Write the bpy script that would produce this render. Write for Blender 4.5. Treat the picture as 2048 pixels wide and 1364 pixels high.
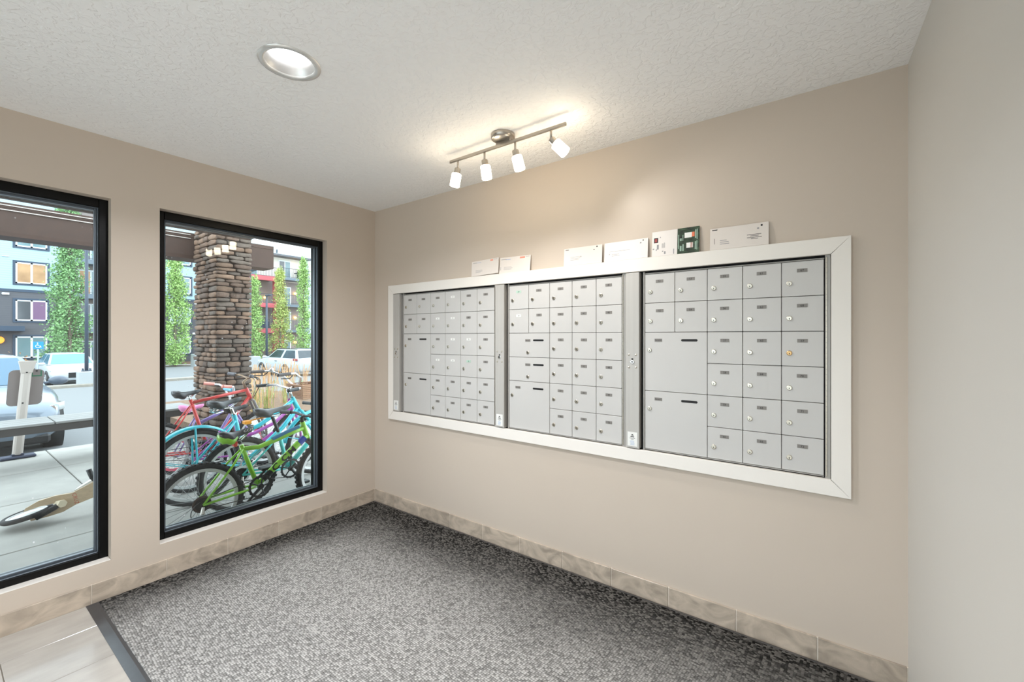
import bpy, math, random
import numpy as np
from mathutils import Vector, Matrix
random.seed(7)
for _o in list(bpy.data.objects): bpy.data.objects.remove(_o, do_unlink=True)
SC = bpy.context.scene
COL = SC.collection
PI = math.pi

# ------------------------------------------------------------------ camera, world, exposure
CAMLOC = (-2.235, -3.046, 1.375)
cam_d = bpy.data.cameras.new('camera')
cam_d.sensor_width = 36.0
cam_d.lens = 36.0 * 854.0 / 2048.0
cam_d.shift_y = -8.0 / 2048.0
cam_d.clip_start = 0.02
cam_d.clip_end = 300
cam = bpy.data.objects.new('camera', cam_d)
COL.objects.link(cam)
cam.location = CAMLOC
cam.rotation_euler = (PI / 2, 0, math.radians(35.935 - 90.0))
SC.camera = cam

world = bpy.data.worlds.new('overcast_sky')
SC.world = world
world.use_nodes = True
_bg = world.node_tree.nodes['Background']
_bg.inputs[0].default_value = (0.84, 0.94, 1.0, 1)
_bg.inputs[1].default_value = 2.35
SC.view_settings.view_transform = 'Standard'
SC.view_settings.look = 'None'
SC.view_settings.gamma = 1.0
SC.view_settings.use_curve_mapping = False
SC.view_settings.exposure = 0.92
SC.cycles.use_denoising = True
SC.cycles.max_bounces = 9
SC.cycles.diffuse_bounces = 6
SC.cycles.transparent_max_bounces = 12
SC.cycles.sample_clamp_indirect = 6.0
DOWNLIGHT = 15.5       # watts of each recessed ceiling lamp
SHADE = 12.5           # emission of the small glass shades
BULB = 1.2             # watts of the bulb inside every glass shade

# ------------------------------------------------------------------ helpers
def lin(c):
    out = []
    for v in c[:3]:
        v = v / 255.0
        out.append(v / 12.92 if v <= 0.04045 else ((v + 0.055) / 1.055) ** 2.4)
    return (out[0], out[1], out[2], 1.0)

MATS = {}
def M(name, col, rough=0.5, metal=0.0, spec=0.5, noise=None, bump=None, emis=None, vary=None, island=None, coat=0.0, sheen=0.0):
    """principled material; noise=(scale, amount[, stretch]); bump=(scale, strength, distance);
    vary = brightness change per object; island = brightness change per loose piece"""
    if name in MATS: return MATS[name]
    m = bpy.data.materials.new(name); m.use_nodes = True
    nt = m.node_tree; N = nt.nodes; Lk = nt.links
    b = N['Principled BSDF']
    b.inputs['Base Color'].default_value = lin(col)
    b.inputs['Roughness'].default_value = rough
    b.inputs['Metallic'].default_value = metal
    b.inputs['Specular IOR Level'].default_value = spec
    if coat: b.inputs['Coat Weight'].default_value = coat
    if sheen: b.inputs['Sheen Weight'].default_value = sheen
    if emis:
        b.inputs['Emission Color'].default_value = lin(emis[0])
        b.inputs['Emission Strength'].default_value = emis[1]
    src = None
    def mul(sock, fac_sock, amt):
        mr = N.new('ShaderNodeMapRange')
        mr.inputs['To Min'].default_value = 1.0 - amt
        mr.inputs['To Max'].default_value = 1.0 + amt
        Lk.new(fac_sock, mr.inputs['Value'])
        mx = N.new('ShaderNodeMix'); mx.data_type = 'RGBA'; mx.blend_type = 'MULTIPLY'
        mx.inputs[0].default_value = 1.0
        if sock is None: mx.inputs[6].default_value = lin(col)
        else: Lk.new(sock, mx.inputs[6])
        Lk.new(mr.outputs[0], mx.inputs[7])
        return mx.outputs[2]
    tc = N.new('ShaderNodeTexCoord')
    if noise:
        mp = N.new('ShaderNodeMapping')
        if len(noise) > 2: mp.inputs['Scale'].default_value = noise[2]
        Lk.new(tc.outputs['Object'], mp.inputs[0])
        nz = N.new('ShaderNodeTexNoise'); nz.inputs['Scale'].default_value = noise[0]
        nz.inputs['Detail'].default_value = 6.0
        if len(noise) > 3: nz.inputs['Distortion'].default_value = noise[3]
        Lk.new(mp.outputs[0], nz.inputs['Vector'])
        cr = N.new('ShaderNodeMapRange'); cr.inputs['From Min'].default_value = 0.3; cr.inputs['From Max'].default_value = 0.7
        Lk.new(nz.outputs[0], cr.inputs['Value'])
        src = mul(src, cr.outputs[0], noise[1])
    if vary:
        oi = N.new('ShaderNodeObjectInfo'); src = mul(src, oi.outputs['Random'], vary)
    if island:
        g = N.new('ShaderNodeNewGeometry'); src = mul(src, g.outputs['Random Per Island'], island)
    if src is not None: Lk.new(src, b.inputs['Base Color'])
    if bump:
        nb = N.new('ShaderNodeTexNoise'); nb.inputs['Scale'].default_value = bump[0]; nb.inputs['Detail'].default_value = 4.0
        Lk.new(tc.outputs['Object'], nb.inputs['Vector'])
        bp = N.new('ShaderNodeBump'); bp.inputs['Strength'].default_value = bump[1]; bp.inputs['Distance'].default_value = bump[2]
        Lk.new(nb.outputs[0], bp.inputs['Height']); Lk.new(bp.outputs[0], b.inputs['Normal'])
    MATS[name] = m
    return m

class MB:
    """collects faces of several shapes into one mesh; k = material slot of the faces that follow"""
    def __init__(s): s.v = []; s.f = []; s.k = []; s.sm = []; s.cur = 0; s.smooth = False
    def add(s, vs, fs):
        n = len(s.v); s.v.extend([tuple(p) for p in vs])
        for f in fs:
            s.f.append(tuple(n + i for i in f)); s.k.append(s.cur); s.sm.append(s.smooth)
        return s
    def box(s, x0, x1, y0, y1, z0, z1):
        return s.add([(x0, y0, z0), (x1, y0, z0), (x1, y1, z0), (x0, y1, z0), (x0, y0, z1), (x1, y0, z1), (x1, y1, z1), (x0, y1, z1)],
                     [(3, 2, 1, 0), (4, 5, 6, 7), (0, 1, 5, 4), (1, 2, 6, 5), (2, 3, 7, 6), (3, 0, 4, 7)])
    def rbox(s, x0, x1, y0, y1, z0, z1, b):
        """box with chamfered edges"""
        P = []; idx = {}
        for ix in (0, 1):
            for iy in (0, 1):
                for iz in (0, 1):
                    X = (x0, x1)[ix]; Y = (y0, y1)[iy]; Z = (z0, z1)[iz]
                    sx = b if ix == 0 else -b; sy = b if iy == 0 else -b; sz = b if iz == 0 else -b
                    for ax, p in enumerate(((X, Y + sy, Z + sz), (X + sx, Y, Z + sz), (X + sx, Y + sy, Z))):
                        idx[(ix, iy, iz, ax)] = len(P); P.append(p)
        F = []
        for e in (0, 1):
            q = [idx[(e, a, c, 0)] for a, c in ((0, 0), (1, 0), (1, 1), (0, 1))]; F.append(q if e else q[::-1])
            q = [idx[(a, e, c, 1)] for a, c in ((0, 0), (1, 0), (1, 1), (0, 1))]; F.append(q[::-1] if e else q)
            q = [idx[(a, c, e, 2)] for a, c in ((0, 0), (1, 0), (1, 1), (0, 1))]; F.append(q if e else q[::-1])
        for a in (0, 1):
            for c in (0, 1):
                F.append((idx[(a, c, 0, 0)], idx[(a, c, 1, 0)], idx[(a, c, 1, 1)], idx[(a, c, 0, 1)]))
                F.append((idx[(a, 0, c, 0)], idx[(a, 1, c, 0)], idx[(a, 1, c, 2)], idx[(a, 0, c, 2)]))
                F.append((idx[(0, a, c, 1)], idx[(1, a, c, 1)], idx[(1, a, c, 2)], idx[(0, a, c, 2)]))
        for a in (0, 1):
            for c in (0, 1):
                for d in (0, 1): F.append((idx[(a, c, d, 0)], idx[(a, c, d, 1)], idx[(a, c, d, 2)]))
        return s.add(P, F)
    def rings(s, rs, closed=True, cap0=True, cap1=True):
        n = len(rs[0]); vs = [p for r in rs for p in r]; fs = []
        for i in range(len(rs) - 1):
            for j in range(n if closed else n - 1):
                a = i * n + j; b_ = i * n + (j + 1) % n
                fs.append((a, b_, b_ + n, a + n))
        if cap0: fs.append(tuple(range(n))[::-1])
        if cap1: fs.append(tuple(range((len(rs) - 1) * n, len(rs) * n)))
        return s.add(vs, fs)
    def tube(s, pts, r, n=8, caps=True):
        pts = [Vector(p) for p in pts]; rr = r if isinstance(r, (list, tuple)) else [r] * len(pts)
        rs = []; prev = None
        for i, p in enumerate(pts):
            t = (pts[min(i + 1, len(pts) - 1)] - pts[max(i - 1, 0)]).normalized()
            if prev is None:
                a = Vector((0, 0, 1)) if abs(t.z) < 0.9 else Vector((1, 0, 0))
                u = t.cross(a).normalized()
            else:
                u = (prev - t * prev.dot(t)).normalized()
            prev = u; w = t.cross(u)
            rs.append([tuple(p + (u * math.cos(2 * PI * j / n) + w * math.sin(2 * PI * j / n)) * rr[i]) for j in range(n)])
        return s.rings(rs, True, caps, caps)
    def lathe(s, prof, c, ax, n=24, cap0=False, cap1=False):
        """prof = [(radius, height along axis)]"""
        ax = Vector(ax).normalized(); a = Vector((0, 0, 1)) if abs(ax.z) < 0.9 else Vector((1, 0, 0))
        u = ax.cross(a).normalized(); w = ax.cross(u); c = Vector(c)
        rs = [[tuple(c + ax * h + (u * math.cos(2 * PI * j / n) + w * math.sin(2 * PI * j / n)) * r) for j in range(n)] for r, h in prof]
        return s.rings(rs, True, cap0, cap1)
    def torus(s, c, ax, R, r, n=32, m=8):
        ax = Vector(ax).normalized(); a = Vector((0, 0, 1)) if abs(ax.z) < 0.9 else Vector((1, 0, 0))
        u = ax.cross(a).normalized(); w = ax.cross(u); c = Vector(c); vs = []; fs = []
        for i in range(n):
            d = u * math.cos(2 * PI * i / n) + w * math.sin(2 * PI * i / n)
            for j in range(m):
                t = 2 * PI * j / m
                vs.append(tuple(c + d * (R + r * math.cos(t)) + ax * (r * math.sin(t))))
        for i in range(n):
            for j in range(m):
                fs.append((i * m + j, ((i + 1) % n) * m + j, ((i + 1) % n) * m + (j + 1) % m, i * m + (j + 1) % m))
        return s.add(vs, fs)
    def ball(s, c, rx, ry=None, rz=None, n=12, m=8):
        ry = ry or rx; rz = rz or rx
        rs = []
        for i in range(1, m):
            t = PI * i / m
            rs.append([(c[0] + rx * math.sin(t) * math.cos(2 * PI * j / n), c[1] + ry * math.sin(t) * math.sin(2 * PI * j / n), c[2] - rz * math.cos(t)) for j in range(n)])
        return s.rings(rs)
    def prism(s, poly, d):
        """poly = 3-D outline, d = extrusion vector"""
        n = len(poly); P = [tuple(p) for p in poly] + [tuple(Vector(p) + Vector(d)) for p in poly]
        F = [tuple(range(n))[::-1], tuple(range(n, 2 * n))] + [(i, (i + 1) % n, (i + 1) % n + n, i + n) for i in range(n)]
        return s.add(P, F)
    def quad(s, a, b, c, d): return s.add([a, b, c, d], [(0, 1, 2, 3)])

WORG = {}
def link(o):
    COL.objects.link(o); return o
def to_mesh(name, mb, mats):
    me = bpy.data.meshes.new(name)
    me.from_pydata(mb.v, [], mb.f)
    for m in (mats if isinstance(mats, (list, tuple)) else [mats]): me.materials.append(m)
    if any(mb.k): me.polygons.foreach_set('material_index', mb.k)
    if any(mb.sm): me.polygons.foreach_set('use_smooth', mb.sm)
    me.update()
    return me
def tag(o, label=None, cat=None, group=None, kind=None):
    if label: o['label'] = label
    if cat: o['category'] = cat
    if group: o['group'] = group
    if kind: o['kind'] = kind
    return o
def thing(name, label, cat, loc=(0, 0, 0), rot=(0, 0, 0), group=None):
    o = link(bpy.data.objects.new(name, None)); o.location = loc; o.rotation_euler = rot
    o.empty_display_size = 0.1
    WORG[o.name] = Vector(loc)
    return tag(o, label, cat, group)
def build(name, mb, mats, parent=None, world=True, org=None, label=None, kind=None):
    """link the collected shape as ONE mesh object; world=True: its coordinates are world coordinates"""
    if org is not None: og = Vector(org)
    elif parent is not None and world: og = WORG.get(parent.name, Vector((0, 0, 0)))
    else: og = Vector((0, 0, 0))
    if og.length > 0:
        mb.v = [(p[0] - og.x, p[1] - og.y, p[2] - og.z) for p in mb.v]
    o = link(bpy.data.objects.new(name, to_mesh(name, mb, mats)))
    if parent is not None:
        o.parent = parent
        WORG[o.name] = WORG.get(parent.name, Vector((0, 0, 0))) if world else Vector((0, 0, 0))
    else:
        o.location = og; WORG[o.name] = og
    if label: o['label'] = label
    if kind: o['kind'] = kind
    return o
def inst(name, mesh, parent, loc=(0, 0, 0), rot=(0, 0, 0), scale=(1, 1, 1), label=None):
    o = link(bpy.data.objects.new(name, mesh)); o.parent = parent; o.location = loc; o.rotation_euler = rot; o.scale = scale
    if label: o['label'] = label
    return o
def struct(name, mb, mats, parent=None, org=None):
    return build(name, mb, mats, parent, True, org, None, 'structure' if parent is None else None)

_TXT = {}
def text_faces(s, size, bold=0.0):
    """flat outline of a text as vertices and faces, centred on the origin"""
    key = (s, bold)
    if key not in _TXT:
        cu = bpy.data.curves.new('text', 'FONT'); cu.body = s; cu.size = 1.0; cu.resolution_u = 2; cu.offset = bold
        cu.align_x = 'CENTER'; cu.align_y = 'CENTER'
        ob = link(bpy.data.objects.new('text', cu))
        dg = bpy.context.evaluated_depsgraph_get()
        me = ob.evaluated_get(dg).to_mesh()
        _TXT[key] = ([tuple(v.co) for v in me.vertices], [tuple(p.vertices) for p in me.polygons])
        ob.evaluated_get(dg).to_mesh_clear()
        bpy.data.objects.remove(ob, do_unlink=True); bpy.data.curves.remove(cu)
    v, f = _TXT[key]
    return [(p[0] * size, p[1] * size) for p in v], f
def put_text(mb, s, size, o, u, w, stretch=1.0, bold=0.0):
    v, f = text_faces(s, size, bold); o = Vector(o); u = Vector(u); w = Vector(w)
    mb.add([tuple(o + u * (p[0] * stretch) + w * p[1]) for p in v], f)

# ------------------------------------------------------------------ materials of the room
PAINT = M('taupe_wall_paint', (199, 186, 172), 0.42, spec=0.35, noise=(1.2, 0.015), bump=(260, 0.06, 0.001))
PAINT_R = M('light_grey_wall_paint', (204, 200, 193), 0.45, spec=0.35, noise=(1.2, 0.015), bump=(260, 0.06, 0.001))
CEIL = M('textured_ceiling_paint', (246, 246, 246), 0.8, spec=0.2)
def _ceiling_relief(m):
    nt = m.node_tree; N = nt.nodes; Lk = nt.links
    tc = N.new('ShaderNodeTexCoord'); nz = N.new('ShaderNodeTexNoise')
    nz.inputs['Scale'].default_value = 36; nz.inputs['Detail'].default_value = 3.5; nz.inputs['Distortion'].default_value = 0.6
    Lk.new(tc.outputs['Object'], nz.inputs['Vector'])
    rp = N.new('ShaderNodeValToRGB'); rp.color_ramp.elements[0].position = 0.44; rp.color_ramp.elements[1].position = 0.56
    Lk.new(nz.outputs[0], rp.inputs[0])
    bp = N.new('ShaderNodeBump'); bp.inputs['Strength'].default_value = 0.45; bp.inputs['Distance'].default_value = 0.005
    Lk.new(rp.outputs[0], bp.inputs['Height']); Lk.new(bp.outputs[0], N['Principled BSDF'].inputs['Normal'])
_ceiling_relief(CEIL)
WHITE_TRIM = M('white_trim_paint', (234, 229, 222), 0.35, spec=0.4)
BLACK_ALU = M('black_anodised_frame', (5, 5, 5), 0.3, spec=0.22)
DARK = M('dark_gap', (14, 13, 12), 0.8)
GROUT = M('beige_grout', (228, 219, 205), 0.9)
GROUT_F = M('floor_grout', (150, 140, 128), 0.9)
WALL_TILE = M('taupe_stone_tile', (180, 166, 150), 0.3, spec=0.5, noise=(7, 0.30, (1, 1, 1.6), 1.6), vary=0.07, bump=(40, 0.05, 0.002))
FLOOR_TILE = M('beige_floor_tile', (176, 171, 164), 0.17, spec=0.5, noise=(5, 0.1, (1, 3, 1)), vary=0.05, bump=(18, 0.06, 0.002))
RUBBER = M('mat_rubber_edge', (50, 52, 56), 0.3, spec=0.9, noise=(20, 0.2))
STEEL = M('brushed_nickel', (178, 172, 164), 0.32, metal=1.0, noise=(120, 0.06, (1, 8, 1)))
CHROME = M('polished_reflector', (225, 224, 222), 0.16, metal=1.0)
REFLECTOR = M('satin_lamp_reflector', (206, 205, 203), 0.42, metal=1.0)
ALU = M('anodised_mailbox_aluminium', (196, 194, 191), 0.48, metal=0.06, spec=0.45, noise=(3, 0.02), vary=0.015)
ALU2 = M('pilaster_aluminium', (184, 181, 176), 0.42, metal=0.12, noise=(60, 0.03, (1, 1, 0.05)))
ALU_DK = M('dull_aluminium_frame', (158, 155, 150), 0.4, metal=0.2)  # frame metal, a greyer tone than the doors
PLATE = M('grey_number_plate', (128, 124, 119), 0.5)
PLATE_W = M('white_number_slip', (232, 232, 228), 0.6)
PLATE_G = M('pale_green_number_slip', (176, 205, 188), 0.6)
INK = M('black_ink', (18, 17, 17), 0.6)
INK_GREY = M('grey_print', (150, 148, 150), 0.7)
INK_RED = M('faint_red_print', (232, 150, 128), 0.7)
PAPER = M('white_paper', (222, 214, 207), 0.75, noise=(6, 0.01))
PAPER2 = M('bright_white_paper', (228, 222, 218), 0.7)
LOCK_M = M('lock_metal', (198, 190, 176), 0.28, metal=1.0)
LOCK_B = M('brass_lock_metal', (186, 150, 104), 0.3, metal=1.0)
LENS = M('lit_lamp_lens', (255, 255, 255), 0.5, emis=((250, 250, 252), 4.0))
SHADE_M = M('lit_frosted_glass', (255, 250, 240), 0.4, emis=((255, 236, 204), SHADE))

def make_glass(name, dirt):
    m = bpy.data.materials.new(name); m.use_nodes = True
    nt = m.node_tree; N = nt.nodes; Lk = nt.links
    for n in list(N): N.remove(n)
    out = N.new('ShaderNodeOutputMaterial'); tr = N.new('ShaderNodeBsdfTransparent'); tr.inputs[0].default_value = (0.95, 0.98, 0.985, 1)
    gl = N.new('ShaderNodeBsdfGlossy'); gl.inputs['Roughness'].default_value = 0.005
    fr = N.new('ShaderNodeFresnel'); fr.inputs['IOR'].default_value = 1.45
    mx = N.new('ShaderNodeMixShader'); Lk.new(fr.outputs[0], mx.inputs[0]); Lk.new(tr.outputs[0], mx.inputs[1]); Lk.new(gl.outputs[0], mx.inputs[2])
    last = mx
    if dirt:
        tc = N.new('ShaderNodeTexCoord')
        vo = N.new('ShaderNodeTexVoronoi'); vo.inputs['Scale'].default_value = 34
        mp = N.new('ShaderNodeMapping'); mp.inputs['Scale'].default_value = (1.0, 0.0, 0.8)
        Lk.new(tc.outputs['Object'], mp.inputs[0]); Lk.new(mp.outputs[0], vo.inputs['Vector'])
        sep = N.new('ShaderNodeSeparateColor'); Lk.new(vo.outputs['Color'], sep.inputs[0])
        # a spot only in some cells, of a size that differs from cell to cell
        mr = N.new('ShaderNodeMapRange'); mr.inputs['From Min'].default_value = 0.45; mr.inputs['From Max'].default_value = 1.0
        mr.inputs['To Min'].default_value = 0.0; mr.inputs['To Max'].default_value = 0.13
        Lk.new(sep.outputs[0], mr.inputs['Value'])
        lt = N.new('ShaderNodeMath'); lt.operation = 'LESS_THAN'; Lk.new(vo.outputs['Distance'], lt.inputs[0]); Lk.new(mr.outputs[0], lt.inputs[1])
        nz = N.new('ShaderNodeTexNoise'); nz.inputs['Scale'].default_value = 1.4; nz.inputs['Detail'].default_value = 3
        Lk.new(tc.outputs['Object'], nz.inputs['Vector'])
        n2 = N.new('ShaderNodeMapRange'); n2.inputs['From Min'].default_value = 0.40; n2.inputs['From Max'].default_value = 0.62; n2.inputs['To Max'].default_value = 0.75
        Lk.new(nz.outputs[0], n2.inputs['Value'])
        mm = N.new('ShaderNodeMath'); mm.operation = 'MULTIPLY'; Lk.new(lt.outputs[0], mm.inputs[0]); Lk.new(n2.outputs[0], mm.inputs[1])
        df = N.new('ShaderNodeBsdfDiffuse'); df.inputs[0].default_value = (0.85, 0.88, 0.9, 1)
        m2 = N.new('ShaderNodeMixShader'); Lk.new(mm.outputs[0], m2.inputs[0]); Lk.new(mx.outputs[0], m2.inputs[1]); Lk.new(df.outputs[0], m2.inputs[2])
        last = m2
    Lk.new(last.outputs[0], out.inputs[0])
    return m
GLASS = make_glass('window_glass_with_dried_drops', True)

def make_carpet():
    m = bpy.data.materials.new('charcoal_loop_carpet'); m.use_nodes = True
    nt = m.node_tree; N = nt.nodes; Lk = nt.links; b = N['Principled BSDF']
    b.inputs['Roughness'].default_value = 0.95; b.inputs['Specular IOR Level'].default_value = 0.15
    tc = N.new('ShaderNodeTexCoord')
    mp = N.new('ShaderNodeMapping'); mp.inputs['Scale'].default_value = (1.0, 0.8, 1.0); mp.inputs['Rotation'].default_value = (0, 0, 0.06)
    Lk.new(tc.outputs['Object'], mp.inputs[0])
    vo = N.new('ShaderNodeTexVoronoi'); vo.inputs['Scale'].default_value = 112; vo.inputs['Randomness'].default_value = 0.38
    Lk.new(mp.outputs[0], vo.inputs['Vector'])
    sep = N.new('ShaderNodeSeparateColor'); Lk.new(vo.outputs['Color'], sep.inputs[0])
    rp = N.new('ShaderNodeValToRGB'); e = rp.color_ramp.elements
    e[0].position = 0.22; e[0].color = (0.012, 0.011, 0.010, 1); e[1].position = 0.95; e[1].color = (0.46, 0.45, 0.43, 1)
    k = rp.color_ramp.elements.new(0.5); k.color = (0.16, 0.155, 0.15, 1)
    Lk.new(sep.outputs[0], rp.inputs[0])
    # dust and wear trodden into the middle, untrodden strip by the mailbox wall; shade under the sills painted along the window wall
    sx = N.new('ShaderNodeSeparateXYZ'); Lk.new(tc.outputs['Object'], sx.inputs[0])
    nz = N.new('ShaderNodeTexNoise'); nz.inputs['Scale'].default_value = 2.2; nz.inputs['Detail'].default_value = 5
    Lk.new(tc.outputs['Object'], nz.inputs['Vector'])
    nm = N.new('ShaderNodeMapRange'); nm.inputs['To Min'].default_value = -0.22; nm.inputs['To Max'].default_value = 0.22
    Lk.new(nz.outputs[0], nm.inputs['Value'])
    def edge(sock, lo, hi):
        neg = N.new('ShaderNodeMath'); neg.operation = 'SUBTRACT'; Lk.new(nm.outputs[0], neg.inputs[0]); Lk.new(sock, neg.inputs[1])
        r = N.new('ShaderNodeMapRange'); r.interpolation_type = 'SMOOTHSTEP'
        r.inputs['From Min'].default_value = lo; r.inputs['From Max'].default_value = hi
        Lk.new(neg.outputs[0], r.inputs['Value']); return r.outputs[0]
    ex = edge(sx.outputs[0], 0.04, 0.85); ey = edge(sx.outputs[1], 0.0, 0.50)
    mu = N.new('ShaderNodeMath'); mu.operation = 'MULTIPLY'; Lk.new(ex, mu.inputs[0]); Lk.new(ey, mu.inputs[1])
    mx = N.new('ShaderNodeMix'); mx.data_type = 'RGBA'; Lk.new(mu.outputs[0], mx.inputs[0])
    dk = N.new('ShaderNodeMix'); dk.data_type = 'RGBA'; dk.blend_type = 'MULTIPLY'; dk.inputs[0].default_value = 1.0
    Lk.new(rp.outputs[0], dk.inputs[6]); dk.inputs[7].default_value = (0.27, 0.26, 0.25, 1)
    lt = N.new('ShaderNodeMix'); lt.data_type = 'RGBA'; lt.inputs[0].default_value = 0.50
    rl = N.new('ShaderNodeValToRGB'); rl.color_ramp.elements[0].color = (0.25, 0.243, 0.232, 1); rl.color_ramp.elements[1].color = (0.50, 0.488, 0.468, 1)
    rl.color_ramp.elements[0].position = 0.1; rl.color_ramp.elements[1].position = 0.8
    Lk.new(sep.outputs[1], rl.inputs[0])
    gp = N.new('ShaderNodeMapRange'); gp.inputs['From Min'].default_value = 0.30; gp.inputs['From Max'].default_value = 0.62; gp.inputs['To Min'].default_value = 1.0; gp.inputs['To Max'].default_value = 0.42
    Lk.new(vo.outputs['Distance'], gp.inputs['Value'])
    gm = N.new('ShaderNodeMix'); gm.data_type = 'RGBA'; gm.blend_type = 'MULTIPLY'; gm.inputs[0].default_value = 1.0
    Lk.new(rl.outputs[0], gm.inputs[6]); Lk.new(gp.outputs[0], gm.inputs[7])
    lt.inputs[0].default_value = 0.9
    Lk.new(rp.outputs[0], lt.inputs[6]); Lk.new(gm.outputs[2], lt.inputs[7])
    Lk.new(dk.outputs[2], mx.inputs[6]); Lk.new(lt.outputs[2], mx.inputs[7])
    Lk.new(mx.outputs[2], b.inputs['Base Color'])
    bp = N.new('ShaderNodeBump'); bp.inputs['Strength'].default_value = 0.9; bp.inputs['Distance'].default_value = 0.004; bp.invert = True
    Lk.new(vo.outputs['Distance'], bp.inputs['Height']); Lk.new(bp.outputs[0], b.inputs['Normal'])
    return m
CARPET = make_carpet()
# ------------------------------------------------------------------ room shell
RX0, RX1, RY0, RY1, RH = -4.5, 0.0, -3.317, 0.0, 2.43
WIN = [(-2.664, -1.65), (-1.445, -0.431)]      # window openings along x
WZ0, WZ1 = 0.194, 2.108
WT = 0.20
DOOR = (-4.38, -2.90)                          # glass entrance door, left of the picture
mb = MB()
xs = [RX0 - 0.2, WIN[0][0], WIN[0][1], WIN[1][0], WIN[1][1], RX1 + 0.2]
mb.box(DOOR[1], xs[5], 0, WT, -0.2, WZ0); mb.box(xs[0], DOOR[0], 0, WT, -0.2, WZ0); mb.box(DOOR[0], DOOR[1], 0, WT, -0.2, -0.004); mb.box(xs[0], xs[5], 0, WT, WZ1, 2.75)
for a, b in ((2, 3), (4, 5)): mb.box(xs[a], xs[b], 0, WT, WZ0, WZ1)
mb.box(xs[0], DOOR[0], 0, WT, WZ0, WZ1); mb.box(DOOR[1], xs[1], 0, WT, WZ0, WZ1)
struct('wall_left', mb, PAINT)
# mailbox wall, with the opening the mailboxes are set into
MY0, MY1, MZ0, MZ1 = -3.085, -0.255, 0.774, 1.727
mb = MB()
mb.box(0, 0.2, RY0 - 0.2, 0, -0.2, MZ0); mb.box(0, 0.2, RY0 - 0.2, 0, MZ1, 2.75)
mb.box(0, 0.2, RY0 - 0.2, MY0, MZ0, MZ1); mb.box(0, 0.2, MY1, 0, MZ0, MZ1); mb.box(0.12, 0.2, MY0, MY1, MZ0, MZ1)
struct('wall_back', mb, PAINT)
mb = MB()
mb.prism([(0.0, RY0, -0.2), (0.0, RY0 - 0.2, -0.2), (RX0 - 0.2, RY0 - 0.32, -0.2), (RX0 - 0.2, RY0 - 0.11, -0.2)], (0, 0, 2.95))
struct('wall_right', mb, PAINT_R)
GY0, GY1 = -3.0, -0.45                         # added glazed opening, unseen behind the viewpoint, lets in fill daylight
mb = MB(); mb.box(RX0 - 0.2, RX0, RY0 - 0.3, GY0, -0.2, 2.75); mb.box(RX0 - 0.2, RX0, GY1, 0, -0.2, 2.75); mb.box(RX0 - 0.2, RX0, GY0, GY1, WZ1, 2.75); mb.box(RX0 - 0.2, RX0, GY0, GY1, -0.2, -0.004)
struct('wall_front', mb, M('pale_wall_paint', (232, 226, 217), 0.5))  # unseen wall, painted pale to bounce more light to the ceiling
# floor slab and tiles
mb = MB(); mb.box(RX0 - 0.2, 0.2, RY0 - 0.3, WT, -0.3, -0.004)
floor = struct('floor', mb, GROUT_F)
ys = [0.0, -0.249, -0.561, -0.873, -1.185, -1.497, -1.809, -2.121, -2.433, -2.745, -3.057, -3.40]
for r in range(len(ys) - 1):
    off = -2.045 if r % 2 else -1.74
    x = -1.70; joints = [x]
    j = off if off < x - 0.02 else off - 0.61
    while j > RX0: joints.append(j); j -= 0.613
    joints.append(RX0)
    for a, b in zip(joints[:-1], joints[1:]):
        if a - b < 0.05: continue
        t = MB(); t.rbox(b + 0.0015, a - 0.0015, ys[r + 1] + 0.0015, ys[r] - 0.0015, -0.0035, 0.0, 0.001)
        build('tile', t, FLOOR_TILE, floor)
# ceiling with the round holes of the recessed lamps
CANS = [(-1.405, -1.387), (-3.7, -1.9), (-3.3, -2.85)]  # the first is the visible lamp, the others are added unseen fill
def ceiling_mesh():
    m_ = MB(); S = 0.2; n = 32
    ycut = sorted({RY0 - 0.3, WT} | {c[1] - S for c in CANS} | {c[1] + S for c in CANS})
    xcut = sorted({RX0 - 0.2, 0.2} | {c[0] - S for c in CANS} | {c[0] + S for c in CANS})
    for i in range(len(xcut) - 1):
        for j in range(len(ycut) - 1):
            xa, xb, ya, yb = xcut[i], xcut[i + 1], ycut[j], ycut[j + 1]
            hole = [c for c in CANS if abs((xa + xb) / 2 - c[0]) < 0.01 and abs((ya + yb) / 2 - c[1]) < 0.01]
            if not hole:
                m_.quad((xa, ya, RH), (xa, yb, RH), (xb, yb, RH), (xb, ya, RH)); continue
            c = hole[0]; inner = []; outer = []
            for k in range(n):
                t = 2 * PI * k / n; dx, dy = math.cos(t), math.sin(t); s = S / max(abs(dx), abs(dy))
                inner.append((c[0] + dx * 0.088, c[1] + dy * 0.088, RH)); outer.append((c[0] + dx * s, c[1] + dy * s, RH))
            m_.rings([inner, outer], True, False, False)
    m_.box(RX0 - 0.2, 0.2, RY0 - 0.3, WT, 2.62, 2.75)
    return m_
struct('ceiling', ceiling_mesh(), CEIL)

# baseboards of stone tiles
g = 0.0026
mb = MB(); mb.box(DOOR[1], 0, -0.005, 0, 0.0, 0.099)
bl = struct('baseboard_left', mb, GROUT)
joints = [-0.009, -0.169]
while joints[-1] > DOOR[1]: joints.append(joints[-1] - 0.3115)
for a, b in zip(joints[:-1], joints[1:]):
    t = MB(); t.rbox(max(b, DOOR[1]) + g, a - g, -0.010, -0.001, 0.0, 0.1005, 0.0012); build('tile', t, WALL_TILE, bl)
mb = MB(); mb.box(-0.005, 0, RY0, 0, 0.0, 0.099)
bb_ = struct('baseboard_back', mb, GROUT)
joints = [-0.0095, -0.2535]
while joints[-1] > RY0: joints.append(joints[-1] - 0.3087)
for a, b in zip(joints[:-1], joints[1:]):
    t = MB(); t.rbox(-0.010, -0.001, max(b, RY0 + 0.001) + g, a - g, 0.0, 0.1005, 0.0012); build('tile', t, WALL_TILE, bb_)

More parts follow.
